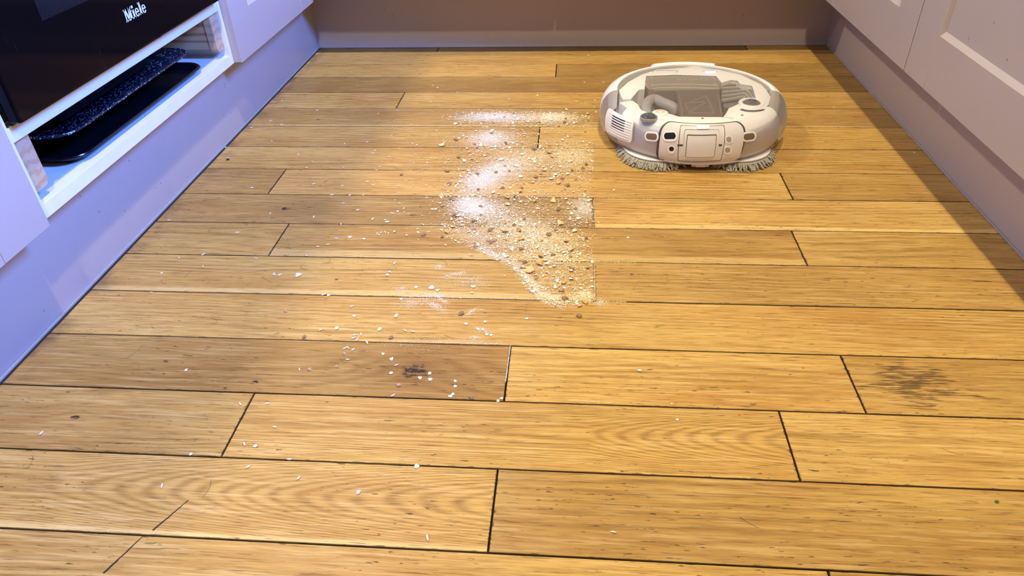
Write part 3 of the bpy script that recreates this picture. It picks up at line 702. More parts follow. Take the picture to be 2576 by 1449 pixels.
# toothed drum
bm = bmesh.new(); prism(bm, [L(x, y, .070) for x, y in ((1645, 250), (1662, 226), (1698, 224), (1700, 262), (1660, 258))], 0.0525, 0.070); gear = fin('gear_drum', bm, RDARK, rob)
bm = bmesh.new()
for x0, x1, yy, n in ((1667, 1692, 231, 4), (1654, 1698, 242, 7), (1656, 1698, 254, 7)):
    for i in range(n):
        p = L(x0+(x1-x0)*i/(n-1), yy, 0.0702); lathe(bm, [(0.0016, 0), (0.0015, 0.004), (0.0003, 0.009)], p, 6)
tag(fin('gear_teeth', bm, RMETAL, gear, True), kind='stuff')
# cable bundle
cb = None
for i in range(8):
    pth = [L(1814, 222+5*i, .0745), L(1845, 220+4.6*i, .0755), L(1868+1.5*(7-i), 219+4.0*i, .0765), L(1878+3.0*(7-i)-8, 226+3.6*i, .0765), L(1884+2.6*(7-i)-6, 240+2.2*i, .0755), L(1892+2.6*(7-i)-4, 250+1.8*i, .0725)]
    bm = bmesh.new(); tube(bm, spline(pth, 4), 0.0022, 6); fin('cable', bm, RCABLE if i % 2 else RCABLE2, rob, True)
pxpoly('cable_duct', [(1812, 224), (1866, 214), (1896, 218), (1908, 252), (1880, 262), (1836, 272), (1820, 270)], 0.0720, 0.0520, RCABLE, rob)
pxpoly('cable_cover', [(1815, 209), (1838, 205), (1852, 201), (1857, 206), (1852, 212), (1816, 216)], 0.0790, 0.0520, RGREY, rob, 0.001)
# lenses
def lens(px, py, z, ro, ri, ringmat, name, dome=0.35):
    p = L(px, py, z)
    bm = bmesh.new(); lathe(bm, [(ri, 0.0), (ri, 0.0022), (ri+0.001, 0.0030), (ro-0.001, 0.0030), (ro, 0.0018), (ro, -0.003), (ri, -0.003)], p, 36, close=True); g = fin(name+'_ring', bm, ringmat, rob, True)
    bm = bmesh.new(); lathe(bm, [(0.0002, 0.0015+ri*dome*0.5)]+[(ri*math.sin(t), 0.0005+ri*dome*0.5*math.cos(t)) for t in (0.3, 0.6, 0.9, 1.2, 1.5)]+[(ri, -0.003)], p, 30); fin(name, bm, RLENS, g, True)
    return p
lens(1890, 261, 0.0850, 0.0235, 0.0160, RWHITE, 'sensor_lens', 0.9)
bm = bmesh.new(); pth = [L(1862, 275, .0850), L(1876, 279, .0850), L(1892, 280, .0850), L(1908, 279, .0850), L(1924, 276, .0850)]; tube(bm, spline(pth, 4), [0.0006]+[0.0022]*15+[0.0006], 6); fin('curved_slot', bm, RDARK, rob, True)
lens(1632, 296, 0.0840, 0.0158, 0.0140, RHOSE, 'button_lens', 1.1)
p = L(1661, 283, .0862); bm = bmesh.new(); lathe(bm, [(0.0001, 0.0015), (0.012, 0.0013), (0.0145, 0.0), (0.0145, -0.010)], p, 28); kb = fin('knob', bm, RWHITE, rob, True)
bm = bmesh.new(); lathe(bm, [(0.0052, 0.0014), (0.0058, 0.0020), (0.0066, 0.0020), (0.0072, 0.0013)], p, 24); fin('orange_ring', bm, RORANGE, kb, True)
for q in ((1676, 287), (1867, 290), (1767, 298)):
    bm = bmesh.new(); lathe(bm, [(0.0001, 0.0012), (0.0022, 0.0010), (0.0024, -0.001)], L(*q, .0852 if q[0] < 1800 else .0848), 10); fin('screw_hole', bm, RCABLE, rob)
# rear panel with the tank door
patch('panel_seal', [(1668, 302), (1868, 302), (1859, 399), (1655, 399)], RDARK, rob, -0.002, 0.0004, 0.016, 28, 12)
pn = patch('rear_panel', [(1672, 306), (1864, 306), (1855, 402), (1660, 402)], RPANEL, rob, -0.002, 0.0016, 0.014, 28, 12)
patch('door_gap', [(1712, 315.5), (1821, 315.5), (1813, 402), (1705, 402)], RDARK, pn, 0.001, 0.0019, 0.002, 20, 10)
td = patch('tank_door', [(1713.5, 317), (1819.5, 317), (1811.5, 400.5), (1706.5, 400.5)], RPANEL, pn, 0.001, 0.0025, 0.002, 20, 10)
patch('handle_gap', [(1722, 326), (1808, 326), (1803, 372), (1719, 372)], RDARK, td, 0.0015, 0.0027, 0.003, 16, 8)
hd = patch('handle', [(1723, 327), (1807, 327), (1802, 397), (1718, 397)], RPANEL, td, 0.0015, 0.0034, 0.003, 16, 8)
patch('flap_gap', [(1728.5, 338.5), (1801, 338.5), (1795.5, 391.5), (1724, 391.5)], RDARK, hd, 0.002, 0.0036, 0.001, 14, 8)
patch('flap', [(1730, 341), (1799.5, 341), (1794, 390.3), (1725.5, 390.3)], RPANEL, hd, 0.002, 0.0048, 0.001, 14, 8)
patch('latch_tab', [(1751, 318), (1785, 318), (1782, 326), (1753, 326)], RWHITE, td, 0.002, 0.0036, 0.001, 8, 4)
for a, b in (((1705, 362), (1718, 366)), ((1803, 362), (1815, 366))): patch('hinge_step', [a, (b[0], a[1]), b, (a[0], b[1])], RDARK, td, 0.002, 0.0030, 0, 3, 2)
def oval(px, py, w, h, mat, parent, name, o0, o1, tilt=0):
    return patch(name, [(px-w/2, py-h/2-tilt), (px+w/2, py-h/2+tilt), (px+w/2, py+h/2+tilt), (px-w/2, py+h/2-tilt)], mat, parent, o0, o1, 0, 18, 4, oval=True)
g = oval(1686, 342.5, 36, 25, RWHITE, pn, 'port_ring', 0.001, 0.0026); oval(1686, 341.5, 29, 15, RBLACK, g, 'port_opening', 0.002, 0.0029)
g = oval(1690, 376, 19, 19, RWHITE, pn, 'port_ring', 0.001, 0.0024); oval(1690, 373, 12, 11, RBLACK, g, 'port_opening', 0.002, 0.0028)
DIMP = plain('robot_dimple_grey', (0.36, 0.33, 0.30), 0.5)
for q in ((1832, 350), (1829, 376)):
    g = oval(q[0], q[1]+1, 19, 19, RWHITE, pn, 'dimple_ring', 0.001, 0.0024); oval(q[0], q[1], 13, 13, DIMP, g, 'dimple', 0.002, 0.0028)
for q, tl in (((1640, 343), 1.0), ((1883, 343), -1.5)):
    g = oval(q[0], q[1], 35, 24, RWHITE, rob, 'contact_ring', -0.003, 0.0012, tl); oval(q[0], q[1], 27, 15, RBROWN, g, 'charging_contact', 0.0008, 0.0017, tl)
# vent grille
def lerpq(Q, u, v):
    (a, b), (c, d), (e, f), (g_, h) = Q
    return ((a*(1-u)+c*u)*(1-v)+(g_*(1-u)+e*u)*v, (b*(1-u)+d*u)*(1-v)+(h*(1-u)+f*u)*v)
VQ = [(1533, 270), (1598, 302), (1590, 360), (1525, 330)]
print('vent', [hit(*q) for q in VQ])
vg = patch('vent_grille', VQ, RWHITE, rob, -0.003, 0.0014, 0.008, 14, 10)
FQ = [lerpq(VQ, *q) for q in ((0.08, 0.09), (0.90, 0.09), (0.90, 0.93), (0.08, 0.93))]
NL = 8
for i in range(NL):
    patch('louvre', [lerpq(FQ, *q) for q in ((0, (i+0.64)/NL), (1, (i+0.64)/NL), (1, (i+0.98)/NL), (0, (i+0.98)/NL))], RWHITE, vg, 0.0012, 0.0026, 0, 8, 2)
    if 1 <= i <= 5: patch('slot', [lerpq(FQ, *q) for q in ((0.13, (i+0.0)/NL), (0.70, (i+0.0)/NL), (0.70, (i+0.64)/NL), (0.13, (i+0.64)/NL))], RBLACK, vg, 0.0012, 0.0020, 0, 6, 2)
# lower bumper lip, rear tab
bm = bmesh.new(); lathe(bm, [(0.160, 0.0135), (0.1755, 0.0165), (0.1768, 0.0195), (0.170, 0.0205), (0.160, 0.0195)], seg=30, a0=248, a1=292, close=True); fin('bumper_lip', bm, RPANEL, rob, True)
tb = bx('rear_tab', (-0.016, -0.1640, 0.0062), (0.016, -0.150, 0.0138), RPANEL, rob, 0.002); bx('tab_core', (-0.009, -0.1655, 0.0068), (0.009, -0.1635, 0.0128), RWHITE, tb, 0.0006)
for sgn in (-1, 1):
    bm = bmesh.new(); tube(bm, [(sgn*0.085, 0.012, 0.018), (sgn*0.107, 0.012, 0.018)], 0.0178, 20); fin('drive_wheel', bm, RBLACK, rob, True)
# mop pads
for sgn in (-1, 1):
    cx, cy = sgn*0.070, -0.093; R_ = 0.0680
    bm = bmesh.new(); lathe(bm, [(0, 0.0132), (0.062, 0.0132), (0.066, 0.0145), (0.066, 0.0165), (0.0, 0.0165)], (cx, cy, 0), 40); fin('mop_plate', bm, RWHITE, rob, True)
    bm = bmesh.new(); lathe(bm, [(0, 0.0012), (R_-0.004, 0.0012), (R_, 0.004), (R_, 0.010), (R_-0.004, 0.0132), (0, 0.0132)], (cx, cy, 0), 40); pad = fin('mop_pad', bm, MOP, rob, True)
    bm = bmesh.new()
    for k in range(330):
        a = rnd.random()*2*math.pi; z = rnd.uniform(0.003, 0.0125); d = Vector((math.cos(a+rnd.uniform(-.25, .25)), math.sin(a+rnd.uniform(-.25, .25)), 0)); s = Vector((cx+math.cos(a)*(R_-0.002), cy+math.sin(a)*(R_-0.002), z))
        ln = rnd.uniform(0.007, 0.0135); e = s+d*ln*0.55; e.z = max(0.0022, z-rnd.uniform(0, 0.003)); f = s+d*ln; f.z = max(0.0014, z-rnd.uniform(0.003, 0.010))
        tube(bm, [s, e, f], [0.0018, 0.0017, 0.0012], 5)
    tag(fin('mop_fringe', bm, MOP, pad, True), kind='stuff')

# ------------------------------------------------------------------ spilled food
def meshes(fn, n): return [fn(i) for i in range(n)]
def rice_mesh(i):
    bm = bmesh.new(); bmesh.ops.create_icosphere(bm, subdivisions=2, radius=1.0); r = random.Random(i)
    ln, w = r.uniform(0.0030, 0.0037), r.uniform(0.00082, 0.00100); bend = r.uniform(-.0004, .0004)
    for v in bm.verts:
        x = v.co.x; v.co = Vector((x*ln, v.co.y*w*(1-0.25*x*x)+bend*(1-x*x), v.co.z*w*0.9))
    me = bpy.data.meshes.new('rice_grain'); bm.to_mesh(me); bm.free(); me.materials.append(RICE); me.polygons.foreach_set('use_smooth', [True]*len(me.polygons)); return me
def sheet_mesh(nm, mat, r0, thick, curl, rough, n=12):
    def f(i):
        r = random.Random(i*17+5); bm = bmesh.new(); R_ = r0*r.uniform(0.8, 1.15); asp = r.uniform(0.65, 1.0); ph = r.random()*9; cl = curl*r.uniform(0.4, 1.2); ax = r.random()*6.28
        def P(rad, a, z):
            k = 1+rough*mnoise.noise((math.cos(a)*1.3+ph, math.sin(a)*1.3, ph)); x, y = rad*R_*k*math.cos(a), rad*R_*k*asp*math.sin(a)
            u = x*math.cos(ax)+y*math.sin(ax); h = cl*(u/R_)**2*R_+0.12*R_*mnoise.noise((x/R_*2+ph, y/R_*2, 3))
            return (x, y, z+h)
        layers = []
        for z in (thick, 0.0):
            c = bm.verts.new(P(0, 0, z)); rs = [[bm.verts.new(P(rr, 2*math.pi*k/n, z if rr < .9 else z*0.6+thick*0.2)) for k in range(n)] for rr in (0.55, 1.0)]; layers.append((c, rs))
        for li, (c, rs) in enumerate(layers):
            for k in range(n):
                a, b = k, (k+1) % n; fs = [(c, rs[0][a], rs[0][b]), (rs[0][a], rs[1][a], rs[1][b], rs[0][b])]
                for q in fs: bm.faces.new(q if li == 0 else q[::-1])
        o, u = layers[0][1][1], layers[1][1][1]
        for k in range(n): bm.faces.new((o[k], u[k], u[(k+1) % n], o[(k+1) % n]))
        zmin = min(v.co.z for v in bm.verts)
        for v in bm.verts: v.co.z -= zmin
        me = bpy.data.meshes.new(nm); bm.to_mesh(me); bm.free(); me.materials.append(mat); me.polygons.foreach_set('use_smooth', [True]*len(me.polygons)); return me
    return f
def crumb_mesh(nm, mat, r0):
    def f(i):
        r = random.Random(i*31+2); bm = bmesh.new(); bmesh.ops.create_icosphere(bm, subdivisions=3, radius=1.0); ph = r.random()*20; asp = r.uniform(.55, .85)
        for v in bm.verts:
            k = 1+0.45*mnoise.noise(v.co*1.6+Vector((ph, 0, 0)))+0.28*mnoise.noise(v.co*4.5+Vector((0, ph, 0))); v.co = Vector((v.co.x*k, v.co.y*k*asp, max(v.co.z, -.55)*k*0.55))*r0
        zmin = min(v.co.z for v in bm.verts)
        for v in bm.verts: v.co.z -= zmin
        me = bpy.data.meshes.new(nm); bm.to_mesh(me); bm.free(); me.materials.append(mat); return me
    return f
MS = dict(rice=meshes(rice_mesh, 5), oat=meshes(sheet_mesh('oat_flake', OATM, 0.0028, 0.0007, 0.22, 0.5), 7)+meshes(sheet_mesh('oat_flake', OATW, 0.0028, 0.0007, 0.22, 0.5), 5),
          gold=meshes(sheet_mesh('cereal_flake', FLAKEM, 0.0052, 0.0009, 0.42, 0.6, 14), 6), pale=meshes(sheet_mesh('cereal_flake', FLAKEP, 0.0052, 0.0011, 0.40, 0.6, 14), 4),
          orange=meshes(sheet_mesh('cereal_flake', FLAKEO, 0.0055, 0.001, 0.5, 0.4, 14), 2), crumb=meshes(crumb_mesh('bran_crumb', CRUMB, 0.0040), 7), crumbp=meshes(crumb_mesh('bran_crumb', CRUMBP, 0.0036), 4))
LAB = dict(rice=('rice_grain', 'single white rice grain lying loose on the oak boards', 'rice grain', 'rice grains scattered on the floor'),
           ricep=('rice_grain', 'white rice grain lying within the flour and oat spill', 'rice grain', 'rice grains within the spill'),
           oat=('oat_flake', 'small pale oat flake lying loose on clean oak boards', 'oat flake', 'oat flakes scattered around the spill'),
           oatp=('oat_flake', 'small pale oat flake lying within the flour spill', 'oat flake', 'oat flakes within the spill'),
           gold=('cereal_flake', 'curled golden cereal flake lying in the flour and oat spill', 'cereal flake', 'golden cereal flakes in the spill'),
           pale=('cereal_flake', 'pale tan curled cereal flake in the flour and oat spill', 'cereal flake', 'pale cereal flakes in the spill'),
           orange=('cereal_flake', 'deep orange cereal flake in the middle of the spill', 'cereal flake', None),
           crumb=('bran_crumb', 'lumpy brown bran crumb lying in the flour and oat spill', 'crumb', 'brown bran crumbs in the spill'),
           crumbo=('bran_crumb', 'lumpy brown bran crumb lying alone on clean oak boards', 'crumb', 'brown bran crumbs away from the spill'),
           crumbp=('bran_crumb', 'pinkish brown bran crumb lying on clean oak boards', 'crumb', 'pinkish bran crumbs away from the spill'))
def drop(kind, mk, p, scale=1.0, rot=None, tilt=0.12, z=0.0):
    nm, lab, cat, grp = LAB[kind]
    o = bpy.data.objects.new(nm, rnd.choice(MS[mk])); COL.objects.link(o)
    o.location = (p.x, p.y, z+(0.0008 if mk == 'rice' else 0.0)); o.scale = (scale,)*3
    o.rotation_euler = (rnd.uniform(-tilt, tilt) if mk != 'rice' else 0, rnd.uniform(-tilt, tilt) if mk != 'rice' else 0, rnd.random()*6.283 if rot is None else rot)
    if mk == 'rice': o.location.z = 0.00085*scale
    elif tilt > 0.2: o.location.z += 0.0006
    return tag(o, lab, cat, grp)
def crop(x0, y0, s, pts): return [(x0+p[0]/s, y0+p[1]/s) for p in pts]
rice_px = crop(560, 180, 3.8125, [(1232, 10), (2015, 135), (2063, 158), (2248, 200), (570, 285), (1997, 292), (908, 376), (1675, 380), (1493, 408), (460, 473), (565, 512), (272, 541), (1810, 520), (473, 672), (1168, 695), (1385, 680), (370, 730), (30, 730), (1462, 760), (1442, 788), (727, 797), (1597, 821), (1835, 877), (862, 866), (803, 926), (1155, 922), (1947, 902), (1508, 915), (1475, 950), (872, 1082), (1148, 1098), (1388, 1060), (1443, 1095), (282, 1118), (1687, 1100), (1753, 1047), (1050, 1185), (1352, 1187), (1220, 1190), (1158, 1266), (1297, 1331), (458, 1364), (875, 1398), (1440, 1418), (1693, 1268), (1740, 1315), (1625, 1363), (1960, 1215), (2140, 675), (1820, 695)])
rice_px += crop(700, 520, 3.813, [(763, 35), (340, 100), (1090, 66), (905, 122), (1025, 130), (600, 170), (557, 308), (475, 366), (380, 385), (268, 472), (950, 260), (967, 270), (988, 250), (1025, 247), (1055, 258), (1338, 215), (1442, 246), (1385, 175), (1115, 546), (15, 657), (1620, 668), (435, 846), (405, 1185), (735, 1235), (795, 1228), (723, 1262), (758, 1277), (850, 1308), (1212, 1192), (1290, 1203), (640, 1360), (670, 1355), (718, 1374), (706, 960)])
rice_px += crop(500, 840, 2.862, [(1072, 188), (1423, 226), (725, 258), (300, 507), (498, 505), (547, 673), (327, 797), (355, 960), (653, 905), (720, 1040), (1398, 445)])
rice_px += crop(0, 820, 2.304, [(940, 928), (240, 623)])+crop(0, 600, 2.576, [(1160, 128), (1317, 182), (1658, 130), (1775, 230), (1778, 240), (1812, 239), (980, 352), (1320, 105)])+[(597, 586), (426, 555), (573, 398), (1076, 1354), (1543, 1340), (1480, 140), (1518, 207), (2097, 270), (2300, 385), (1470, 208), (1530, 150), (900, 215), (1280, 250), (1450, 255)]
for q in rice_px:
    drop('rice', 'rice', at(*q), rnd.uniform(0.9, 1.12))
oat_px = [(q, 1.0) for q in crop(700, 520, 3.813, [(1145, 45), (1478, 25), (1508, 27), (687, 293), (820, 311), (1065, 625), (1043, 656), (1320, 775), (1530, 803), (1870, 768), (483, 853), (1180, 886), (728, 1050), (560, 1168), (968, 1180), (1915, 1172), (1963, 1180), (2000, 1228), (2040, 1233), (1985, 1105), (1005, 1413), (1800, 1128), (1230, 275), (1112, 240), (1340, 246)])]
oat_px += [(q, 1.5) for q in crop(700, 520, 3.813, [(1043, 147), (195, 657), (1470, 780), (1130, 1050)])]
oat_px += [(q, 0.85) for q in crop(500, 840, 2.862, [(1382, 284), (1847, 340), (1847, 378), (1830, 435), (1813, 452), (405, 809), (1153, 1138), (1327, 145), (1388, 181), (2182, 466), (1665, 330), (1663, 287), (2155, 483), (1593, 320), (798, 257)])]
oat_px += [((1048, 1174), 1.05), ((468, 931), 0.9), ((1608, 932), 1.1), ((1704, 1056), 0.7), ((1325, 802), 0.9), ((407, 687), 0.9), ((1690, 1016), 0.4), ((1580, 598), 0.8), ((1545, 478), 1.0), ((1352, 240), 1.0), ((1500, 282), .8), ((1497, 252), .7), ((480, 1143), 0.6), ((902, 1238), 0.45), ((1495, 270), .8), ((1506, 560), .7)]
for q, s in oat_px: drop('oat', 'oat', at(*q), s*rnd.uniform(0.85, 1.1), tilt=0.1)

# the spill: outline (photo positions of points on the floor), density of each dusting
EDGE_PTS = [(1040, 560), (1090, 592), (1135, 614), (1180, 624), (1222, 642), (1255, 658), (1285, 684), (1312, 714), (1340, 745), (1368, 766), (1405, 777), (1440, 776), (1470, 768), (1500, 758)]
def inside(px, py):
    if px > 1492+rnd.gauss(0, 2.5) : return False
    ex, ey = EDGE_PTS[0]
    for (a, b), (c, d) in zip(EDGE_PTS, EDGE_PTS[1:]):
        if a <= px <= c: return py < b+(d-b)*(px-a)/(c-a)+rnd.gauss(0, 2.0)
    return py < 566
# cx, cy, sx, sy, slope(dy/dx), weight, white?
BLOBS = [(1232, 295, 40, 6.5, 0, 1.15, 1), (1275, 297, 38, 7, 0, .5, 1), (1375, 297, 52, 8.5, 0.03, 1.0, 0), (1395, 296, 22, 6, 0, .45, 0), (1232, 349, 27, 11, -.05, 1.1, 1), (1262, 356, 36, 14, 0, .35, 1),
         (1215, 452, 30, 17, -.30, 1.5, 1), (1255, 430, 36, 18, -.35, 1.3, 1), (1310, 412, 40, 18, -.2, .7, 0), (1440, 392, 38, 18, 0, .75, 0), (1430, 430, 45, 22, 0, .35, 0),
         (1190, 521, 26, 13, .05, 1.45, 1), (1230, 535, 42, 20, .1, .65, 1), (1330, 590, 48, 24, .15, 1.0, 0), (1390, 620, 45, 24, .1, .75, 0), (1466, 525, 18, 15, 0, .55, 1), (1270, 560, 60, 32, .1, .55, 0),
         (1334, 708, 16, 10, 1.1, .15, 0), (1310, 682, 14, 9, 1.0, .12, 0), (1364, 740, 20, 10, .6, .16, 0), (1395, 755, 30, 9, .2, .22, 0), (1410, 690, 50, 40, .1, .35, 0), (1210, 600, 42, 13, .32, .30, 1), (1470, 745, 14, 9, 0, .2, 0), (1235, 640, 26, 6, .45, .22, 1)]
WISPS = [(1146, 690, 20, 3.5, -.25, .07), (1190, 706, 22, 8, 0, .07), (1160, 716, 30, 14, 0, .05), (1086, 745, 26, 5, 0, .10), (1095, 770, 14, 5, .4, .10), (1034, 763, 16, 7, 0, .07), (1105, 672, 7, 3.5, 0, .03), (1185, 786, 8, 3, -.6, .04), (1195, 850, 8, 4, 0, .03), (1220, 832, 14, 4, .4, .03), (1165, 858, 70, 3, .05, .05), (1010, 728, 10, 4, 0, .03), (1110, 755, 10, 3, .5, .06), (1060, 870, 60, 14, 0, .03), (1510, 762, 9, 6, 0, .06)]
gx = np.random.default_rng(11)
PTS = [[], []]
def sample(blob, n, clip=True, white=1):
    cx, cy, sx, sy, sl = blob[:5]; out = PTS[white]
    a = gx.normal(0, 1, (n, 2))
    for u, v in a:
        px, py = cx+u*sx, cy+v*sy+u*sx*sl
        if clip and not inside(px, py): continue
        out.append((px, py, 1.0))
for b in BLOBS: sample(b, int((10500 if b[6] else 7600)*b[5]), True, b[6])
for b in WISPS: sample(b, int(7000*b[5]), False, 1)
# thin film over the whole swept area, and flour along the seams and in the board joints
for i in range(42000):
    px, py = gx.uniform(1120, 1494), gx.uniform(375, 775)
    if px < 1175 and gx.random() < 0.75: continue
    if py < 400 and gx.random() < .6: continue
    if inside(px, py): PTS[0 if gx.random() < .55 else 1].append((px, py, 0.55))
for i in range(5200):
    px, py = gx.normal(1300, 120), gx.normal(400, 130)
    if inside(px, py) and py > 262: PTS[1].append((px, py, 0.9))
def seamline(a, b, n, w, white=1):
    for i in range(n):
        t = gx.random(); PTS[white].append((a[0]+(b[0]-a[0])*t+gx.normal(0, w), a[1]+(b[1]-a[1])*t+gx.normal(0, w), 0.8))
seamline((1010, 745.5), (1400, 754.5), 1500, 0.6); seamline((1260, 655), (1500, 658), 500, 0.8, 0); seamline((1495, 661), (1497, 757), 700, 0.8, 0); seamline((1493, 502), (1494, 573), 250, 0.7, 0)
seamline((1500, 759), (1575, 760), 240, 0.8, 0); seamline((1490, 659), (1600, 661), 200, 1.0, 0); seamline((1284, 872), (1272, 960), 900, 0.7); seamline((1000, 860), (1280, 866), 700, 0.8); seamline((1430, 1007), (1540, 1014), 260, 1.6, 0); seamline((1290, 436), (1640, 498), 30, 3, 0)
seamline((1494, 498), (1640, 500), 130, 0.9, 0); seamline((1500, 578), (1600, 579), 60, .9, 0)
def grains(name, pts, mat, rmin, rmax, label, pile=True):
    pts = np.array(pts); n = len(pts)
    x = (pts[:, 0]-W/2)/F; y = -(pts[:, 1]-H/2)/F
    D = np.array(FWD)[None]+x[:, None]*np.array(RGT)[None]+y[:, None]*np.array(UPV)[None]
    t = -CAMH/D[:, 2]; P = D[:, :2]*t[:, None]
    # heap height from local density
    cell = 0.004; ij = np.floor(P/cell).astype(int); ij -= ij.min(0); key = ij[:, 0]*100000+ij[:, 1]
    u, inv, cnt = np.unique(key, return_inverse=True, return_counts=True)
    dens = cnt[inv]; zt = gx.random(n)*np.minimum(0.0026, 0.00006*np.maximum(dens-10, 0))
    r = gx.uniform(rmin, rmax, n)*gx.choice([0.7, 1.0, 1.35], n, p=[.5, .4, .1])*pts[:, 2]; a = gx.uniform(0, 2*math.pi, n); sq = gx.uniform(.5, 1, n)
    V = np.zeros((n, 4, 3), np.float32)
    for k in range(3):
        ang = a+k*2.0944; V[:, k, 0] = P[:, 0]+r*np.cos(ang); V[:, k, 1] = P[:, 1]+r*np.sin(ang)*sq; V[:, k, 2] = zt
    V[:, 3, 0] = P[:, 0]+gx.normal(0, .2, n)*r; V[:, 3, 1] = P[:, 1]; V[:, 3, 2] = zt+r*0.9
    base = (np.arange(n)*4)[:, None]
    T = np.concatenate([base+np.array([[0, 1, 3]]), base+np.array([[1, 2, 3]]), base+np.array([[2, 0, 3]])], 1).reshape(-1).astype(np.int32)
    me = bpy.data.meshes.new(name); me.vertices.add(n*4); me.loops.add(n*9); me.polygons.add(n*3)
    me.vertices.foreach_set('co', V.reshape(-1)); me.loops.foreach_set('vertex_index', T); me.polygons.foreach_set('loop_start', np.arange(0, n*9, 3, dtype=np.int32))
    me.update(); me.validate()
    return tag(link(name, me, mat), label, 'flour', None, 'stuff')
print('grains', len(PTS[0]), len(PTS[1]))
grains('spilled_flour', PTS[1], FLOURM, 0.00022, 0.00050, 'fine white flour dusted in patches over the boards beside the robot')
tag(grains('oat_meal', PTS[0], MEALM, 0.00030, 0.00074, 'coarse cream oat meal spilled over the boards beside the robot'), cat='oat meal')

# broken flake bits too many to count
def spill_point(spread=1.0):
    while True:
        b = BLOBS[gx.choice(len(BLOBS), p=np.array([q[5] for q in BLOBS])/sum(q[5] for q in BLOBS))]
        u, v = gx.normal(0, 1.15*spread, 2)
        px, py = b[0]+u*b[2], b[1]+v*b[3]+u*b[2]*b[4]
        if py > 276 and px > 1085 and inside(px, py): return px, py
def uni_point():
    while True:
        px, py = gx.uniform(1110, 1493), gx.uniform(282, 772)
        if px < 1160 and gx.random() < .6: continue
        if inside(px, py): return px, py
bits = []
for i in range(6500):
    px, py = spill_point(1.2) if i % 3 else uni_point(); p = at(px, py); bits.append((p.x, p.y))
for i in range(260):
    p = at(gx.normal(1180, 60), gx.normal(470, 110)); bits.append((p.x, p.y))
for i in range(150):
    p = at(gx.uniform(980, 1240), gx.uniform(300, 620)); bits.append((p.x, p.y))
vs, fs = [], []
for (x, y) in bits:
    r = gx.uniform(0.0005, 0.0013) if gx.random() < .8 else gx.uniform(.0013, .0024); n = 6; a0 = gx.uniform(0, 6.28); z0 = gx.uniform(0, 0.0012); tx, ty = gx.normal(0, .25, 2); b0 = len(vs); sq = gx.uniform(.5, 1)
    for zz, k in ((0.0, .85), (r*0.45, 1.0)):
        for j in range(n):
            rr = r*k*(0.8+0.35*((j*7+int(a0*10)) % 5)/5); dx, dy = rr*math.cos(a0+j*1.0472), rr*sq*math.sin(a0+j*1.0472); vs.append((x+dx, y+dy, max(0.0, z0+zz+dx*tx+dy*ty)))
    fs.append([b0+n+j for j in range(n)])
    fs += [[b0+j, b0+(j+1) % n, b0+n+(j+1) % n, b0+n+j] for j in range(n)]
me = bpy.data.meshes.new('oat_bits'); me.from_pydata(vs, [], fs); me.update()
tag(link('oat_bits', me, OATM), 'tiny broken oat bits strewn through the flour spill', 'oat bits', None, 'stuff')

for i in range(150):
    drop('ricep', 'rice', at(*uni_point()), rnd.uniform(.85, 1.1))
for i in range(235):
    q = spill_point(1.25) if i % 2 else uni_point(); drop('oatp', 'oat', at(*q), rnd.choice((.6, .7, .85, 1.0, 1.3)), tilt=0.3, z=0.0006)
c4 = lambda l: crop(1050, 230, 4.996, l)
c5 = lambda l: crop(1050, 500, 4.39, l)
for q in c4([(950, 398), (690, 858), (2110, 510), (2140, 355), (1990, 1110), (1475, 1390), (1548, 1040), (1590, 1005), (1665, 688), (1765, 1155), (1650, 780)])+c5([(1295, 33), (965, 275), (1545, 492), (1640, 480), (1370, 475), (1355, 645), (1350, 725), (1610, 935), (1790, 1190), (1850, 1150), (1885, 770), (320, 373), (1150, 460)]):
    drop('gold', 'gold', at(*q), rnd.uniform(.55, .95), tilt=.45, z=.001)
for q in c4([(310, 685), (850, 690), (1295, 1270), (1130, 1345), (1530, 398), (1690, 830)])+c5([(965, 372), (1580, 275), (1685, 570), (390, 318), (1500, 30)]):
    drop('pale', 'pale', at(*q), rnd.uniform(.65, 1.05), tilt=.4, z=.001)
drop('orange', 'orange', at(*c5([(1115, 362)])[0]), .9, tilt=.5, z=.0015)
o = drop('pale', 'pale', at(*c5([(1240, 800)])[0]), 1.0, tilt=.15, z=.001); o.data = sheet_mesh('cereal_flake', FLAKEP, 0.0088, 0.0028, 0.40, 0.35, 18)(8); o['label'] = 'largest tan cereal chunk at the curved edge of the spill'; del o['group']
for q in c4([(935, 535), (775, 615), (1110, 660), (715, 665), (755, 710), (480, 615), (520, 835), (375, 1010), (400, 1165), (1470, 735), (1100, 945), (990, 1030), (1160, 1010), (765, 1240), (755, 1050), (1070, 1220), (1490, 1085), (1315, 1220), (1825, 1105), (1885, 1190), (2080, 970), (2120, 920), (1945, 1000), (1230, 1320), (430, 1365), (970, 300), (1095, 335), (1210, 285), (1865, 350), (1780, 440), (1850, 400)])+c5([(275, 85), (380, 15), (410, 190), (700, 95), (700, 185), (630, 255), (1070, 295), (1180, 230), (690, 290), (625, 340), (810, 350), (275, 425), (1560, 125), (1745, 120), (1705, 330), (1530, 355), (1450, 405), (815, 490), (640, 535), (1145, 562), (1500, 625), (1690, 640), (1150, 775), (1185, 705), (1310, 880), (1710, 780), (1590, 1020), (1630, 1110), (1865, 440), (790, 470), (850, 465)]):
    drop('crumb', 'crumb' if rnd.random() < .8 else 'crumbp', at(*q), rnd.uniform(.65, 1.15), z=.0004)
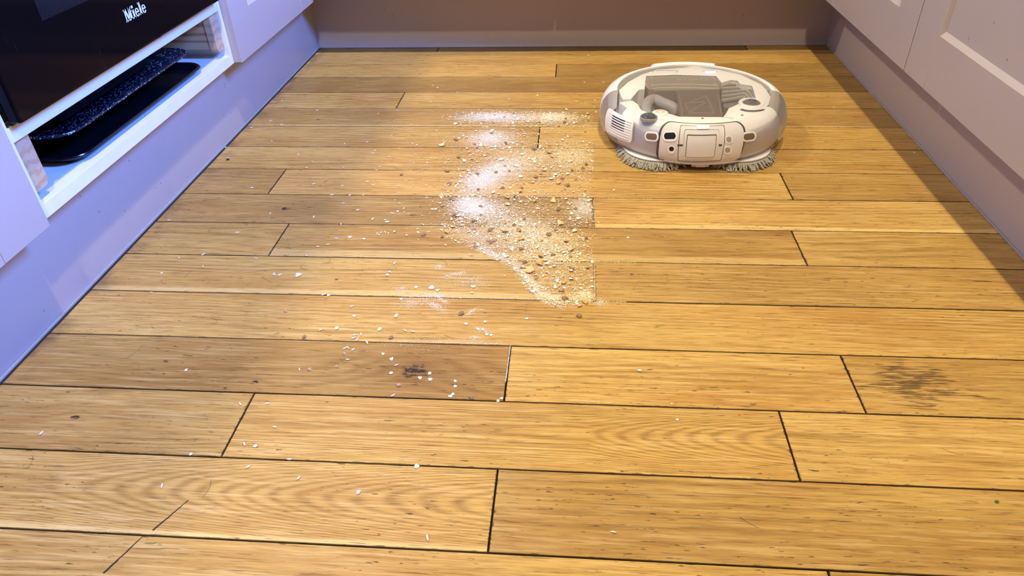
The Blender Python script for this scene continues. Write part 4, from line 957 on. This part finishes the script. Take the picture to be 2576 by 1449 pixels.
for q, s in (((1160.5, 790), 1.0), ((1456, 796), 1.05), ((984, 850), .75), ((1186, 1001), .85), ((1066, 591), 1.0), ((1010, 440), .8), ((766, 848), .7)):
    drop('crumbo', 'crumb', at(*q), s)
for q, s in (((1003, 970), .85), ((847, 923), .6), ((867, 891), .7), ((779, 930), .7), ((719, 784), .7)):
    drop('crumbp', 'crumbp', at(*q), s)
# odd specks
p = at(574, 400); o = link('raisin_piece', crumb_mesh('raisin_piece', plain('raisin_dark', (0.045, 0.012, 0.014), 0.5), 0.0030)(3)); o.location = p+Vector((0.001, -0.004, 0)); tag(o, 'dark raisin piece lying near the mauve plinth', 'raisin')
p = at(2507, 1263); o = link('leaf_scrap', sheet_mesh('leaf_scrap', GREENM, 0.0022, 0.0003, 0.4, 0.6)(4)); o.location = p; tag(o, 'tiny dark green leaf scrap on an oak board', 'leaf scrap')
# loose hairs
for (x, y), ln, a0, cv in (((824, 662), .022, 1.2, 1.6), ((912, 655), .014, 1.3, 1.2), ((757, 668), .02, -1.3, 1.5), ((1122, 670), .024, 1.4, 1.8), ((1118, 842), .016, -.7, .6), ((382, 818), .02, -1.1, 1.4), ((546, 812), .016, 1.9, 1.4), ((275, 802), .014, 2.2, 1.2), ((462, 697), .02, 1.0, 1.0), ((406, 706), .016, -1.2, 1.5), ((660, 696), .022, -.8, .5), ((855, 903), .014, -.9, .9), ((990, 415), .02, -1.4, 1.2), ((2370, 1128), .02, -.7, .7), ((320, 900), .026, 1.0, .6), ((65, 1180), .02, 1.3, 1.2), ((510, 1250), .022, 1.2, .9), ((1860, 1300), .02, -.8, .4), ((1325, 768), .004, 0, 5)):
    p = at(x, y); pts = []; q = Vector((0, 0, 0.0003)); a = a0
    for k in range(9): pts.append(q.copy()); q = q+Vector((math.cos(a), math.sin(a), 0))*ln/8; a += cv/8
    bm = bmesh.new(); tube(bm, pts, 0.00013, 4); o = fin('loose_hair', bm, HAIRM); o.location = p
    tag(o, 'thin dark curved hair lying on the oak boards', 'hair', 'loose hairs on the floor')
